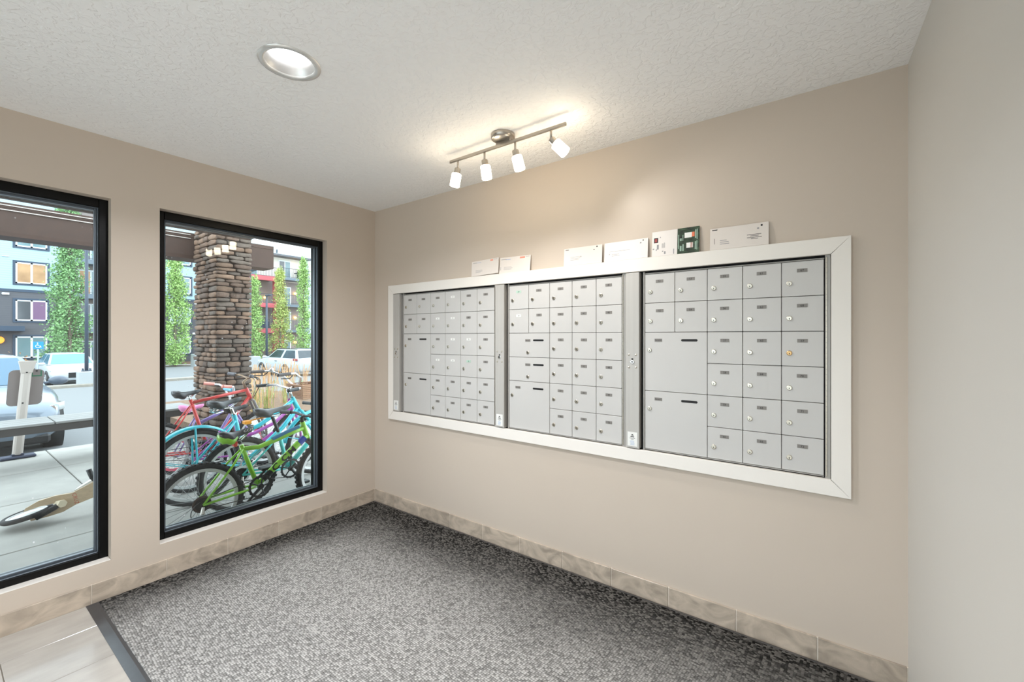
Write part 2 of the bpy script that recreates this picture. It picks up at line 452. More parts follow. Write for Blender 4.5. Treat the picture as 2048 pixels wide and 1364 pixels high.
# windows: frame, stepped glazing bead, pane
def window(i, x0, x1):
    z0, z1 = WZ0, WZ1; y0, y1 = 0.058, 0.165; w = 0.037
    m_ = MB()
    m_.rbox(x0, x0 + w, y0, y1, z0, z1, 0.002); m_.rbox(x1 - w, x1, y0, y1, z0, z1, 0.002)
    m_.rbox(x0 + w, x1 - w, y0, y1, z1 - w - 0.008, z1, 0.002); m_.rbox(x0 + w, x1 - w, y0, y1, z0, z0 + w, 0.002)
    f = struct('window_%d' % i, m_, BLACK_ALU)
    m_ = MB(); a, b, c, d = x0 + w, x1 - w, z0 + w, z1 - w - 0.008; k = 0.004
    for (u, v) in ((0.066, 0.084), (0.088, 0.106)):
        kk = k if u < 0.08 else k + 0.010
        m_.rbox(a, a + kk, u, v, c, d, 0.002); m_.rbox(b - kk, b, u, v, c, d, 0.002)
        m_.rbox(a + kk, b - kk, u, v, d - kk, d, 0.002); m_.rbox(a + kk, b - kk, u, v, c, c + kk, 0.002)
    build('glazing_bead', m_, M('sky_tinted_bead', (104, 112, 120), 0.3, metal=0.6), f)  # blue-grey colour stands for sky reflected on the glossy black ledge
    m_ = MB(); e = 0.004; m_.box(a + e, b - e, 0.108, 0.114, c + e, d - e)
    build('pane', m_, GLASS, f)
    m_ = MB(); m_.box(x0, x1, 0.166, 0.24, z0 - 0.02, z0 + 0.012)
    build('outer_sill', m_, M('grey_flashing', (150, 158, 164), 0.4, metal=0.3), f)
    lit_sill_strip(f, x0, x1)
def lit_sill_strip(f, x0, x1):
    m_ = MB(); m_.rbox(x0 + 0.001, x1 - 0.001, 0.001, 0.057, WZ0 + 0.0002, WZ0 + 0.004, 0.001)
    build('lit_sill_strip', m_, WHITE_TRIM, f)  # added white strip stands for skylight on the plain reveal
window(1, *WIN[0]); window(2, *WIN[1])

m_ = MB(); a, b = DOOR
m_.rbox(a, a + 0.06, 0.05, 0.15, 0.0, WZ1, 0.002); m_.rbox(b - 0.06, b, 0.05, 0.15, 0.0, WZ1, 0.002); m_.rbox(a + 0.06, b - 0.06, 0.05, 0.15, WZ1 - 0.06, WZ1, 0.002); m_.rbox(a + 0.06, b - 0.06, 0.05, 0.15, 0.0, 0.10, 0.002)
f = struct('door_1', m_, BLACK_ALU)
m_ = MB(); m_.box(a + 0.055, b - 0.055, 0.098, 0.104, 0.095, WZ1 - 0.055); build('pane', m_, GLASS, f)
m_ = MB(); m_.tube([(b - 0.16, 0.05, 0.9), (b - 0.16, 0.0, 0.9), (b - 0.16, 0.0, 1.3), (b - 0.16, 0.05, 1.3)], 0.012, 8); m_.box(b - 0.19, b - 0.06, 0.05, 0.09, 0.88, 1.32); build('door_handle', m_, STEEL, f)

m_ = MB(); xa, xb = RX0 - 0.14, RX0 - 0.06
for a, b in ((GY0, GY0 + 0.05), ((GY0 + GY1) / 2 - 0.04, (GY0 + GY1) / 2 + 0.04), (GY1 - 0.05, GY1)): m_.rbox(xa, xb, a, b, 0.0, WZ1, 0.002)
for a, b in ((GY0 + 0.05, (GY0 + GY1) / 2 - 0.04), ((GY0 + GY1) / 2 + 0.04, GY1 - 0.05)): m_.rbox(xa, xb, a, b, 0.0, 0.09, 0.002); m_.rbox(xa, xb, a, b, WZ1 - 0.06, WZ1, 0.002)
f = struct('added_opening', m_, BLACK_ALU)
for a, b in ((GY0 + 0.045, (GY0 + GY1) / 2 - 0.035), ((GY0 + GY1) / 2 + 0.035, GY1 - 0.045)):
    m_ = MB(); m_.box(RX0 - 0.104, RX0 - 0.098, a, b, 0.085, WZ1 - 0.055); build('pane', m_, GLASS, f)

# entrance mat: rubber edge and carpet
mat = thing('entrance_mat', 'large charcoal entrance mat with black rubber edge covering the floor by the mailboxes', 'mat', (-0.9, -1.6, 0))
mb = MB(); X0, X1, Y0, Y1 = -1.748, -0.0115, -3.28, -0.0115
rim = [(X0, Y0), (X1, Y0), (X1, Y1), (X0, Y1)]
def inset(d, z): return [(X0 + d, Y0 + d, z), (X1 - d * 0.55, Y0 + d, z), (X1 - d * 0.55, Y1 - d * 0.35, z), (X0 + d, Y1 - d * 0.35, z)]
mb.rings([inset(0, 0.0005), inset(0, 0.002), inset(0.034, 0.008), inset(0.046, 0.008), inset(0.047, 0.004)], True, False, False)
build('rubber_edge', mb, RUBBER, mat)
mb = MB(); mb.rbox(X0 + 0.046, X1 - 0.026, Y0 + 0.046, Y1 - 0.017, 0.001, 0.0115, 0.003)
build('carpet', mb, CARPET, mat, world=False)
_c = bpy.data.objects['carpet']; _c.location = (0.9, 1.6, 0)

# ------------------------------------------------------------------ mailboxes
# white casing boards with mitred corners
cas = thing('mailbox_casing', 'white painted picture-frame casing of four boards around the mailboxes on the wall', 'frame', (-0.01, -1.67, 0.71))
oy0, oy1, oz0, oz1 = -3.145, -0.198, 0.713, 1.790
iy0, iy1, iz0, iz1 = -3.078, -0.262, 0.781, 1.720
q = 0.0006
for P in ([(oy1, oz1), (oy0, oz1), (iy0, iz1), (iy1, iz1)], [(oy0, oz0), (oy1, oz0), (iy1, iz0), (iy0, iz0)],
          [(oy1, oz0), (oy1, oz1), (iy1, iz1), (iy1, iz0)], [(oy0, oz1), (oy0, oz0), (iy0, iz0), (iy0, iz1)]):
    cy = sum(p[0] for p in P) / 4; cz = sum(p[1] for p in P) / 4
    m_ = MB()
    rs = []
    for x, ins in ((-0.0002, 0.0), (-0.0185, 0.0), (-0.020, 0.0015)):
        rs.append([(x, y + (q + ins) * (1 if y < cy else -1), z + (q + ins) * (1 if z < cz else -1)) for y, z in P])
    m_.rings(rs)
    build('casing_board', m_, WHITE_TRIM, cas)

PIT = 0.1525
DT = 1.7045         # top of the top row of doors
def door_mesh(w, h, name):
    m_ = MB(); e = 0.0012
    m_.rbox(-0.002, 0.014, -w + e, -e, -h + e, -e, 0.0012)
    return to_mesh(name, m_, ALU)
D_SMALL = door_mesh(PIT, PIT, 'small_door'); D_WIDE = door_mesh(2 * PIT, PIT, 'wide_door'); D_BIG = door_mesh(2 * PIT, 2 * PIT, 'big_door')
def lock_mesh(metal):
    m_ = MB()
    m_.lathe([(0.0108, 0.0), (0.0108, 0.0035), (0.0088, 0.0045), (0.0075, 0.0045), (0.0070, 0.0038), (0.0, 0.0038)], (0, 0, 0), (-1, 0, 0), 16)
    m_.cur = 1; m_.box(-0.0043, -0.0036, -0.0016, 0.0016, -0.0055, 0.001)
    return to_mesh('lock', m_, [metal, INK])
LOCK = lock_mesh(LOCK_M); LOCK2 = lock_mesh(LOCK_B)
m_ = MB()
m_.prism([(-0.0026, (-0.033 if 4 <= k < 12 else 0.033) + 0.006 * math.cos(2 * PI * (k + 0.5) / 16), 0.006 * math.sin(2 * PI * (k + 0.5) / 16)) for k in range(16)], (0.0006, 0, 0))
SLOT = to_mesh('mail_slot', m_, INK)
_pl = {}
def plate_mesh(txt, base, w=0.038, h=0.0155):
    key = (txt, base.name)
    if key not in _pl:
        m_ = MB(); m_.box(-0.0032, -0.0018, -w / 2, w / 2, -h / 2, h / 2); m_.cur = 1
        put_text(m_, txt, 0.0135 if len(txt) < 3 else 0.0098, (-0.0035, 0, -0.0005), (0, -1, 0), (0, 0, 1))
        _pl[key] = to_mesh('number_plate', m_, [base, INK])
    return _pl[key]

def mailbox_unit(label, ypil, yd, ncol, rows, parcels, y_end, slips={}):
    """ypil = left edge of the post, yd = left edge of the first door column"""
    u = thing('mailbox_unit', label, 'mailbox', (0.0, (ypil + y_end) / 2, 0.78), group='aluminium mailbox units in the white casing')
    W0 = WORG[u.name]
    m_ = MB()                                                         # dark carcass behind the doors and the thin metal frame
    m_.cur = 1; m_.box(0.016, 0.10, y_end + 0.001, ypil - 0.001, 0.777, 1.724); m_.cur = 0
    yr = yd - ncol * PIT
    m_.rbox(-0.006, 0.016, y_end + 0.0005, yr - 0.003, 0.779, 1.7205, 0.001)
    m_.rbox(0.0, 0.016, yr, yd, DT + 0.0006, DT + 0.006, 0.001)
    m_.rbox(0.0, 0.016, yr, yd, DT - 6 * PIT - 0.006, DT - 6 * PIT - 0.0006, 0.001)
    m_.rbox(-0.004, 0.016, yd + 0.0006, yd + 0.009, 0.781, 1.718, 0.001)
    build('unit_frame', m_, [ALU_DK, DARK], u)
    # hinged post with the carrier's master lock
    m_ = MB(); pw = 0.073
    m_.rbox(-0.022, 0.016, ypil - pw, ypil, 0.785, 1.7165, 0.0015)
    post = build('lock_post', m_, ALU2, u)
    yc = ypil - pw / 2
    for dy in (-0.019, 0.019):
        for dz in (-0.033, 0.033):
            m_ = MB(); m_.lathe([(0.0058, 0), (0.0052, 0.002), (0.0, 0.0038)], (-0.022, yc + dy, 1.247 + dz), (-1, 0, 0), 10)
            build('rivet', m_, LOCK_M, post)
    m_ = MB(); m_.lathe([(0.011, 0), (0.011, 0.003), (0.009, 0.004), (0.0, 0.004)], (-0.022, yc, 1.243), (-1, 0, 0), 16)
    m_.cur = 1; m_.lathe([(0.0042, 0.0042), (0.0, 0.0043)], (-0.022, yc, 1.243), (-1, 0, 0), 10)
    m_.box(-0.0228, -0.022, yc - 0.005, yc + 0.005, 1.254, 1.262)
    build('master_lock', m_, [CHROME, INK], post)
    m_ = MB(); m_.box(-0.0226, -0.0219, yc - 0.026, yc + 0.026, 0.795, 0.870); m_.cur = 1
    rr = random.Random(len(label))
    for z, w, t in ((0.852, 0.008, 0.002), (0.852, 0.004, 0.006), (0.843, 0.010, 0.004), (0.836, 0.015, 0.0022), (0.831, 0.008, 0.0015)):
        m_.box(-0.0229, -0.0226, yc - w, yc + w, z, z + t)
    m_.cur = 2
    for i in range(6): m_.box(-0.0229, -0.0226, yc - 0.013 + rr.random() * 0.004, yc + 0.014 - rr.random() * 0.004, 0.801 + i * 0.0042, 0.803 + i * 0.0042)
    build('sticker', m_, [PLATE_W, INK, M('pale_blue_print', (176, 190, 212), 0.6)], post)
    m_ = MB()                                                          # piano hinge on the right-hand side
    z = 0.79
    while z < 1.71:
        m_.lathe([(0.0028, 0), (0.0028, 0.021)], (-0.0065, yr - 0.0075, z), (0, 0, 1), 6, True, True); z += 0.0225
    build('piano_hinge', m_, LOCK_M, u, kind='stuff')
    def add_door(mesh, y, z, txt, pl, lk, slot=None, metal=LOCK, base=PLATE):
        d = inst('mailbox_door', mesh, u, (0 - W0.x, y - W0.y, z - W0.z))
        WORG[d.name] = Vector((0, 0, 0))
        inst('number_plate', plate_mesh(txt, base), d, (0, pl[0], pl[1]))
        inst('lock', metal, d, (-0.002, lk[0], lk[1]), (0.15 * random.uniform(-1, 1), 0, 0))
        if slot: inst('mail_slot', SLOT, d, (0, slot[0], slot[1]))
    for r, line in enumerate(rows):
        for c, txt in enumerate(line):
            if txt: add_door(D_SMALL, yd - c * PIT, DT - r * PIT, txt, (-0.076 + random.uniform(-.001, .001), -0.041), (-0.029, -0.095),
                             metal=LOCK2 if txt in ('69',) else LOCK, base=slips.get(txt, PLATE))
    for r, hgt, txt in parcels:
        if hgt == 2: add_door(D_BIG, yd, DT - r * PIT, txt, (-0.070, -0.041), (-0.025, -0.093), (-0.222, -0.041))
        else: add_door(D_WIDE, yd, DT - r * PIT, txt, (-0.146, -0.046), (-0.146, -0.122), (-0.224, -0.045))
    return u

N_ = None
mailbox_unit('left mailbox unit, six door columns wide, boxes 1 to 28', -0.2645, -0.3685, 6,
             [['1', '3', '5', '11', '17', '23'], ['2', '4', '6', '12', '18', '24'], [N_, N_, '7', '13', '19', '25'],
              [N_, N_, '8', '14', '20', '26'], [N_, N_, '9', '15', '21', '27'], [N_, N_, '10', '16', '22', '28']],
             [(2, 2, 'Parcel 1'), (4, 2, 'Parcel 2')], -1.301,
             {'11': PLATE_W, '12': PLATE_W, '6': PLATE_W, '8': PLATE_W, '13': PLATE_W, '14': PLATE_W, '19': PLATE_W, '20': PLATE_G})
mailbox_unit('middle mailbox unit with three parcel boxes, numbered 29 to 50', -1.3045, -1.4045, 5,
             [['29', '31', '33', '39', '45'], ['30', '32', '34', '40', '46'], [N_, N_, '35', '41', '47'],
              [N_, N_, '36', '42', '48'], [N_, N_, '37', '43', '49'], [N_, N_, '38', '44', '50']],
             [(2, 1, 'Parcel 3'), (3, 1, 'Parcel 4'), (4, 2, 'Parcel 5')], -2.192, {'29': PLATE_G, '30': PLATE_W})
mailbox_unit('right mailbox unit with two tall parcel boxes, numbered 51 to 72', -2.1955, -2.2925, 5,
             [['51', '53', '55', '61', '67'], ['52', '54', '56', '62', '68'], [N_, N_, '57', '63', '69'],
              [N_, N_, '58', '64', '70'], [N_, N_, '59', '65', '71'], [N_, N_, '60', '66', '72']],
             [(2, 2, 'Parcel 6'), (4, 2, 'Parcel 7')], -3.0775)

# ------------------------------------------------------------------ letters leaning on top of the casing
def letter(name, label, cat, y0, y1, h, lean, skew, marks, paper=PAPER, group='letters leaning on top of the mailbox casing'):
    """y0 = left edge, y1 = right edge; built upright, then leaned back on the wall"""
    w = y0 - y1
    z0 = 1.7903
    m_ = MB(); m_.rbox(-0.0012, 0.0012, -w, 0, 0, h, 0.0006)
    for k, (a, b, za, zb) in marks:
        m_.cur = k; m_.box(-0.00145, -0.0011, -w * b, -w * a, h * za, h * zb)
    o = build(name, m_, [paper, INK_GREY, INK_RED, INK, M('blue_print', (150, 165, 205), 0.7)])
    o.location = (-0.0155, y0, z0); o.rotation_euler = (skew, lean, 0)
    WORG[o.name] = Vector(o.location)
    tag(o, label, cat, group)
    return o
def lines(k, a, b, z, n, dz, t=0.018, rnd=0.08):
    return [(k, (a, b - random.random() * rnd, z - i * dz - t, z - i * dz)) for i in range(n)]
letter('envelope', 'white envelope furthest left on the casing, touching its neighbour, faint red stamp', 'envelope', -1.092, -1.327, 0.103, 0.085, -0.03,
       [(2, (0.70, 0.80, 0.86, 0.95)), (1, (0.82, 0.95, 0.93, 0.95)), (1, (0.06, 0.2, 0.86, 0.89)), (4, (0.2, 0.36, 0.86, 0.88))] + lines(1, 0.16, 0.42, 0.36, 3, 0.07))
letter('envelope', 'white envelope with faint red postmark at its top right, second from the left', 'envelope', -1.333, -1.575, 0.104, 0.09, 0.02,
       [(2, (0.66, 0.82, 0.84, 0.95)), (1, (0.84, 0.96, 0.92, 0.94)), (1, (0.05, 0.22, 0.85, 0.88)), (4, (0.2, 0.36, 0.83, 0.86)), (1, (0.04, 0.05, 0.2, 0.4))] + lines(1, 0.15, 0.45, 0.38, 3, 0.07))
letter('envelope', 'plain white envelope with small black stamp mark, alone left of the middle', 'envelope', -1.814, -2.056, 0.104, 0.08, 0.0,
       [(3, (0.85, 0.88, 0.88, 0.95)), (3, (0.78, 0.805, 0.74, 0.79)), (3, (0.04, 0.13, 0.90, 0.93)), (1, (0.45, 0.465, 0.42, 0.5))] + lines(1, 0.18, 0.48, 0.48, 3, 0.08))
letter('envelope', 'white window envelope with shiny film, fourth from the left', 'envelope', -2.069, -2.312, 0.105, 0.085, 0.0,
       [(3, (0.88, 0.905, 0.88, 0.94)), (1, (0.82, 0.855, 0.76, 0.82)), (1, (0.12, 0.6, 0.50, 0.515)), (1, (0.11, 0.14, 0.36, 0.39))] + lines(1, 0.18, 0.42, 0.36, 2, 0.08), PAPER2)
# advertising card: white address side beside a dark green picture
fl = thing('advertising_card', 'advertising card, left half white with bar codes, right half dark green with pictured boxes', 'card', (-0.0155, -2.333, 1.7903))
fl.rotation_euler = (0, 0.08, 0)
m_ = MB(); m_.rbox(-0.0009, 0.0009, -0.231, 0, 0, 0.129, 0.0004); m_.cur = 1
for (k, a, b, za, zb) in ((1, .025, .035, .035, .060), (1, .004, .012, .035, .042), (1, .020, .026, .030, .037), (1, .052, .058, .02, .026), (1, .062, .07, .008, .022), (1, .04, .044, .094, .1)):
    m_.cur = k; m_.box(-0.0012, -0.0008, -b, -a, za, zb)
m_.cur = 2; m_.box(-0.0012, -0.0008, -0.031, -0.010, 0.070, 0.096); m_.cur = 3; m_.box(-0.0014, -0.0011, -0.026, -0.014, 0.074, 0.091)
m_.cur = 1
for i in range(5): m_.box(-0.0012, -0.0008, -0.052 - i * 0.0035, -0.0505 - i * 0.0035, 0.04, 0.062 + random.random() * 0.008)
m_.box(-0.0012, -0.0008, -0.112, -0.108, 0.004, 0.03)
build('address_half', m_, [PAPER2, INK_GREY, INK, M('red_stamp', (150, 60, 60), 0.6)], fl, world=False)
LEAF_PRINT = M('dark_leaf_print', (44, 62, 44), 0.35, noise=(30, 0.85, (1, 1, 3)), spec=0.5)
m_ = MB(); m_.box(-0.0018, -0.00095, -0.231, -0.127, 0.0, 0.129)
def prt(k, a, b, za, zb): m_.cur = k; m_.box(-0.0021, -0.0017, -0.127 - b * 0.104, -0.127 - a * 0.104, za * 0.129, zb * 0.129)
prt(1, .33, .66, .60, .80); prt(3, .66, .78, .62, .80); prt(1, .42, .72, .20, .40); prt(3, .6, .7, .2, .4)
prt(2, .04, .075, .2, .75); prt(2, .12, .2, .5, .6); prt(2, .24, .27, .5, .72); prt(2, .12, .2, .1, .3); prt(2, .24, .3, .1, .36)
prt(2, .80, .86, .55, .88); prt(2, .88, .92, .5, .9); prt(2, .80, .85, .12, .42); prt(2, .87, .91, .1, .45)
build('picture_half', m_, [LEAF_PRINT, PLATE_W, M('pale_green_print', (150, 176, 160), 0.6), M('orange_print', (226, 120, 84), 0.6)], fl, world=False)
letter('envelope', 'white envelope with address block and printed return notice, furthest right', 'envelope', -2.612, -2.855, 0.104, 0.08, 0.0,
       [(3, (0.035, 0.13, 0.90, 0.94)), (3, (0.87, 0.90, 0.84, 0.92)), (1, (0.81, 0.845, 0.73, 0.79)), (3, (0.075, 0.082, 0.26, 0.52))] + lines(1, 0.18, 0.36, 0.42, 3, 0.08, 0.03)
       + [(3, (0.645, 0.88, 0.50, 0.52)), (3, (0.70, 0.84, 0.44, 0.46)), (3, (0.645, 0.89, 0.37, 0.39)), (3, (0.71, 0.83, 0.31, 0.33))])

# ------------------------------------------------------------------ lamps on the ceiling
def downlight(c, label):
    t = thing('recessed_downlight', label, 'ceiling lamp', (c[0], c[1], RH), group='recessed ceiling lamps')
    m_ = MB(); m_.smooth = True
    m_.lathe([(0.110, 0.0), (0.109, -0.004), (0.094, -0.006), (0.087, -0.002), (0.0865, 0.003)], (c[0], c[1], RH), (0, 0, 1), 48)
    build('trim_ring', m_, M('satin_trim_ring', (226, 226, 224), 0.22, metal=0.5), t)
    m_ = MB(); m_.smooth = True
    m_.lathe([(0.0865, 0.002), (0.078, 0.022), (0.066, 0.05), (0.0655, 0.14)], (c[0], c[1], RH), (0, 0, 1), 48)
    build('reflector', m_, REFLECTOR, t)
    m_ = MB(); m_.lathe([(0.0655, 0.0), (0.05, 0.0005), (0.0, 0.001)], (c[0], c[1], RH + 0.053), (0, 0, 1), 32)
    build('lens', m_, LENS, t)
    ld = bpy.data.lights.new('downlight_lamp', 'AREA'); ld.shape = 'DISK'; ld.size = 0.15; ld.energy = DOWNLIGHT; ld.color = (0.95, 0.96, 1.0); ld.spread = math.radians(150)
    lo = link(bpy.data.objects.new('downlight_lamp', ld)); lo.parent = t; lo.location = (0, 0, -0.007)
downlight(CANS[0], 'round recessed ceiling lamp with polished metal reflector, lit')
downlight(CANS[1], 'added unseen fill lamp recessed in the ceiling above the far left of the room')
downlight(CANS[2], 'added unseen fill lamp recessed in the ceiling behind the viewpoint')

BX, BZ = -0.458, 2.380
tl = thing('track_light', 'brushed metal ceiling bar with four lit frosted glass spot heads', 'ceiling lamp', (BX, -1.695, RH))
m_ = MB(); m_.smooth = True
m_.lathe([(0.063, 0.0), (0.064, -0.006), (0.062, -0.022), (0.052, -0.028), (0.0, -0.030)], (BX, -1.700, RH), (0, 0, 1), 40)
build('canopy', m_, STEEL, tl)
m_ = MB(); m_.rbox(BX - 0.006, BX + 0.006, -2.073, -1.318, BZ - 0.009, BZ + 0.007, 0.002)
m_.box(BX - 0.004, BX + 0.004, -1.745, -1.655, BZ + 0.006, RH - 0.028)
build('bar', m_, STEEL, tl)
HEADS = [(-1.379, (-0.10, 0.16, -1.0)), (-1.575, (0.10, -0.10, -1.0)), (-1.778, (0.16, -0.20, -1.0)), (-1.990, (0.30, -0.72, -0.80))]
for y, d in HEADS:
    d = Vector(d).normalized()
    m_ = MB(); m_.smooth = True
    j = Vector((BX, y, BZ - 0.052))
    m_.tube([(BX, y, BZ - 0.006), tuple(j)], 0.0055, 10)
    m_.ball(tuple(j), 0.008, n=10, m=6)
    stem = build('spot_head', m_, STEEL, tl)
    m_ = MB(); m_.smooth = True
    m_.lathe([(0.006, -0.004), (0.016, 0.0), (0.0175, 0.004), (0.0175, 0.036)], j, d, 20, True, False)
    build('lamp_socket', m_, STEEL, stem)
    m_ = MB(); m_.smooth = True
    m_.lathe([(0.0176, 0.030), (0.025, 0.0315), (0.0270, 0.034), (0.0275, 0.100), (0.0260, 0.1005), (0.0250, 0.036)], j, d, 24)
    m_.lathe([(0.0, 0.094), (0.0258, 0.095)], j, d, 24)
    build('glass_shade', m_, SHADE_M, stem)
    ld = bpy.data.lights.new('bulb', 'SPOT'); ld.energy = BULB * 4; ld.color = (1.0, 0.96, 0.92); ld.spot_size = math.radians(120); ld.spot_blend = 0.8; ld.shadow_soft_size = 0.02
    lo = link(bpy.data.objects.new('bulb', ld)); lo.parent = tl
    p = j + d * 0.105
    lo.location = p - Vector((BX, -1.695, RH)); lo.rotation_euler = d.to_track_quat('-Z', 'Y').to_euler()
# ------------------------------------------------------------------ outside: ground
G = -0.12                       # pavement level
def road_z(y):
    """the car park falls away from the building"""
    P = [(5.25, -0.28), (8.0, -0.32), (24.0, -0.86), (42.0, -1.16), (60.0, -1.30)]
    for (a, za), (b, zb) in zip(P[:-1], P[1:]):
        if y <= b: return za + (zb - za) * max(0.0, (y - a)) / (b - a)
    return P[-1][1]
CONCRETE = M('pale_concrete', (158, 156, 150), 0.85, noise=(3.5, 0.10), vary=0.05, bump=(140, 0.15, 0.002))
ASPHALT = M('worn_grey_asphalt', (118, 120, 121), 0.9, noise=(90, 0.16), bump=(220, 0.3, 0.003))
KERB = M('kerb_concrete', (140, 134, 124), 0.85, noise=(8, 0.1))
SOIL = M('bark_mulch', (120, 96, 76), 0.95, noise=(30, 0.3), bump=(60, 0.6, 0.02))
mb = MB(); mb.box(-9, 6, 0.2, 5.24, -0.30, G - 0.012)
walk = struct('sidewalk', mb, M('slab_joint_base', (96, 92, 86), 0.9))  # darker base seen in the joints between slabs
yj = [0.205, 1.5, 2.8, 4.07, 5.25]
xj = [-1.28 + 1.55 * k for k in range(-4, 5)]
for i in range(4):
    for a, b in zip(xj[:-1], xj[1:]):
        t = MB(); t.rbox(a + 0.005, b - 0.005, yj[i] + 0.005, yj[i + 1] - 0.005, G - 0.08, G, 0.006)
        build('slab', t, CONCRETE, walk)
mb = MB()
yy = [5.25, 8.0, 12, 18, 24.0, 33, 42.0]
mb.rings([[(-30, y, road_z(y)), (60, y, road_z(y))] for y in yy], False, False, False)
struct('car_park', mb, ASPHALT)
mb = MB(); mb.rings([[(-30, y, z), (60, y, z)] for y, z in ((42.1, -1.02), (47, -1.0), (60, -1.0))], False, False, False)
struct('planting_strip', mb, SOIL)
def kerb(x0, x1, y, label):
    k = MB(); z = road_z(y); k.rbox(x0, x1, y, y + 0.16, z - 0.1, z + 0.13, 0.03)
    return struct('kerb', k, KERB)
kerb(-30, 60, 42.0, '')
kerb(-30, 12.5, 23.4, '')
mb = MB(); mb.rings([[(-30, y, road_z(y) + z), (12.5, y, road_z(y) + z)] for y, z in ((23.5, 0.10), (24.6, 0.10))], False, False, False)
struct('kerb_island', mb, CONCRETE)
mb = MB(); mb.box(0.55, 8, 5.4, 9.5, -0.5, -0.16)
struct('grass_bed', mb, SOIL)

mb = MB(); mb.box(-14, -4.72, -7, 0.2, -0.30, G)
struct('bounce_paving', mb, M('pale_paving', (226, 222, 214), 0.8))  # added unseen paving, made pale to bounce daylight onto the ceiling
# ------------------------------------------------------------------ canopy, beam, stone column
SOFFIT = M('dark_soffit_boards', (90, 86, 82), 0.7, noise=(2, 0.08))
BROWN = M('dark_brown_fascia', (66, 45, 35), 0.65, noise=(14, 0.12), bump=(120, 0.2, 0.002))
mb = MB(); mb.box(-9, -0.04, 0.2, 2.2, 2.485, 2.60)
cano = struct('canopy_roof', mb, SOFFIT)
mb = MB(); mb.box(-9, -0.04, 2.2, 2.26, 2.48, 2.62)
build('fascia', mb, BROWN, cano)
BEAM = thing('canopy_beam', 'deep dark brown beam carried by the stone column', 'beam', (-2, 4.05, 2.44))
mb = MB(); mb.box(-9, 0.99, 3.905, 4.25, 2.44, 2.735); build('beam_board', mb, BROWN, BEAM)
mb = MB(); mb.box(-9, 0.99, 3.90, 4.27, 2.737, 2.79); build('cap_board', mb, BROWN, BEAM)
for z in (2.708, 2.758):
    mb = MB(); mb.box(-9, -0.10, 3.889, 3.899 if z > 2.737 else 3.904, z, z + 0.009); build('trim_strip', mb, M('pale_metal_trim', (190, 180, 172), 0.5), BEAM)

SX0, SX1, SY0, SY1, SZ1 = -0.055, 0.325, 3.12, 3.86, 2.86
STONE = M('brown_ledge_stone', (88, 70, 59), 0.8, noise=(11, 0.28), vary=0.24, bump=(34, 0.5, 0.012))
STONE_B = M('grey_ledge_stone', (92, 80, 71), 0.8, noise=(13, 0.25), vary=0.22, bump=(34, 0.5, 0.012))
STONE_T = M('tan_ledge_stone', (116, 92, 75), 0.8, noise=(13, 0.25), vary=0.2, bump=(34, 0.5, 0.012))
colm = thing('stone_column', 'square column of stacked brown ledge stones outside the window', 'column', ((SX0 + SX1) / 2, (SY0 + SY1) / 2, G))
mb = MB(); mb.box(SX0 + 0.01, SX1 - 0.01, SY0 + 0.01, SY1 - 0.01, G, SZ1)
build('mortar_core', mb, M('dark_mortar', (58, 48, 43), 0.95), colm)
def stone(w, h, d, r):
    """rough flat stone; w along x, h along z, front at -y, rounded and uneven"""
    m_ = MB(); m_.smooth = True
    rs = []
    n = 10
    jit = [(r.uniform(-.10, .08), r.uniform(-.22, .10)) for _ in range(n)]; e0 = r.uniform(0.34, 0.72)
    for y, s in ((0.04, 0.92), (-d * 0.45, 0.99), (-d * 0.85, 0.93), (-d, 0.70)):
        ring = []
        for k in range(n):
            t = 2 * PI * (k + 0.5) / n; c, si = math.cos(t), math.sin(t)
            e = e0
            px = math.copysign(abs(c) ** e, c) * w / 2 * s * (1 + jit[k][0] * 0.35); pz = math.copysign(abs(si) ** e, si) * h / 2 * s * (1 + jit[k][1])
            ring.append((px, y + r.uniform(-.004, .004), pz))
        rs.append(ring)
    m_.rings(rs)
    return m_
rr = random.Random(11)
z = G
while z < SZ1 - 0.02:
    h = rr.choice((0.042, 0.05, 0.058, 0.066, 0.075))
    if z + h > SZ1: h = SZ1 - z
    # face towards the building
    x = SX0 - 0.018; end = SX1 + 0.018
    while x < end - 0.02:
        w = min(rr.uniform(0.09, 0.24), end - x)
        if end - x - w < 0.06: w = end - x
        hh = h
        s_ = stone(w * 0.985, hh * 0.97, rr.uniform(0.022, 0.05), rr)
        o = build('stone', s_, rr.choice((STONE, STONE, STONE_B, STONE_B, STONE_T)), colm, world=False)
        o.location = Vector((x + w / 2, SY0 + 0.012, z + h / 2)) - WORG[colm.name]; o.rotation_euler = (rr.uniform(-.04, .04), rr.uniform(-.035, .035), 0)
        x += w
    # face towards the left
    if True:
        y = SY0 + 0.0; end = SY1
        while y < end - 0.02:
            w = min(rr.uniform(0.11, 0.30), end - y)
            if end - y - w < 0.08: w = end - y
            if True:
                s_ = stone(w * 0.98, h * 0.96, rr.uniform(0.022, 0.05), rr)
                o = build('stone', s_, rr.choice((STONE, STONE_B, STONE_T, STONE_T)), colm, world=False)
                o.location = Vector((SX0 + 0.012, y + w / 2, z + h / 2)) - WORG[colm.name]; o.rotation_euler = (rr.uniform(-.05, .05), 0, -PI / 2)
            y += w
    z += h

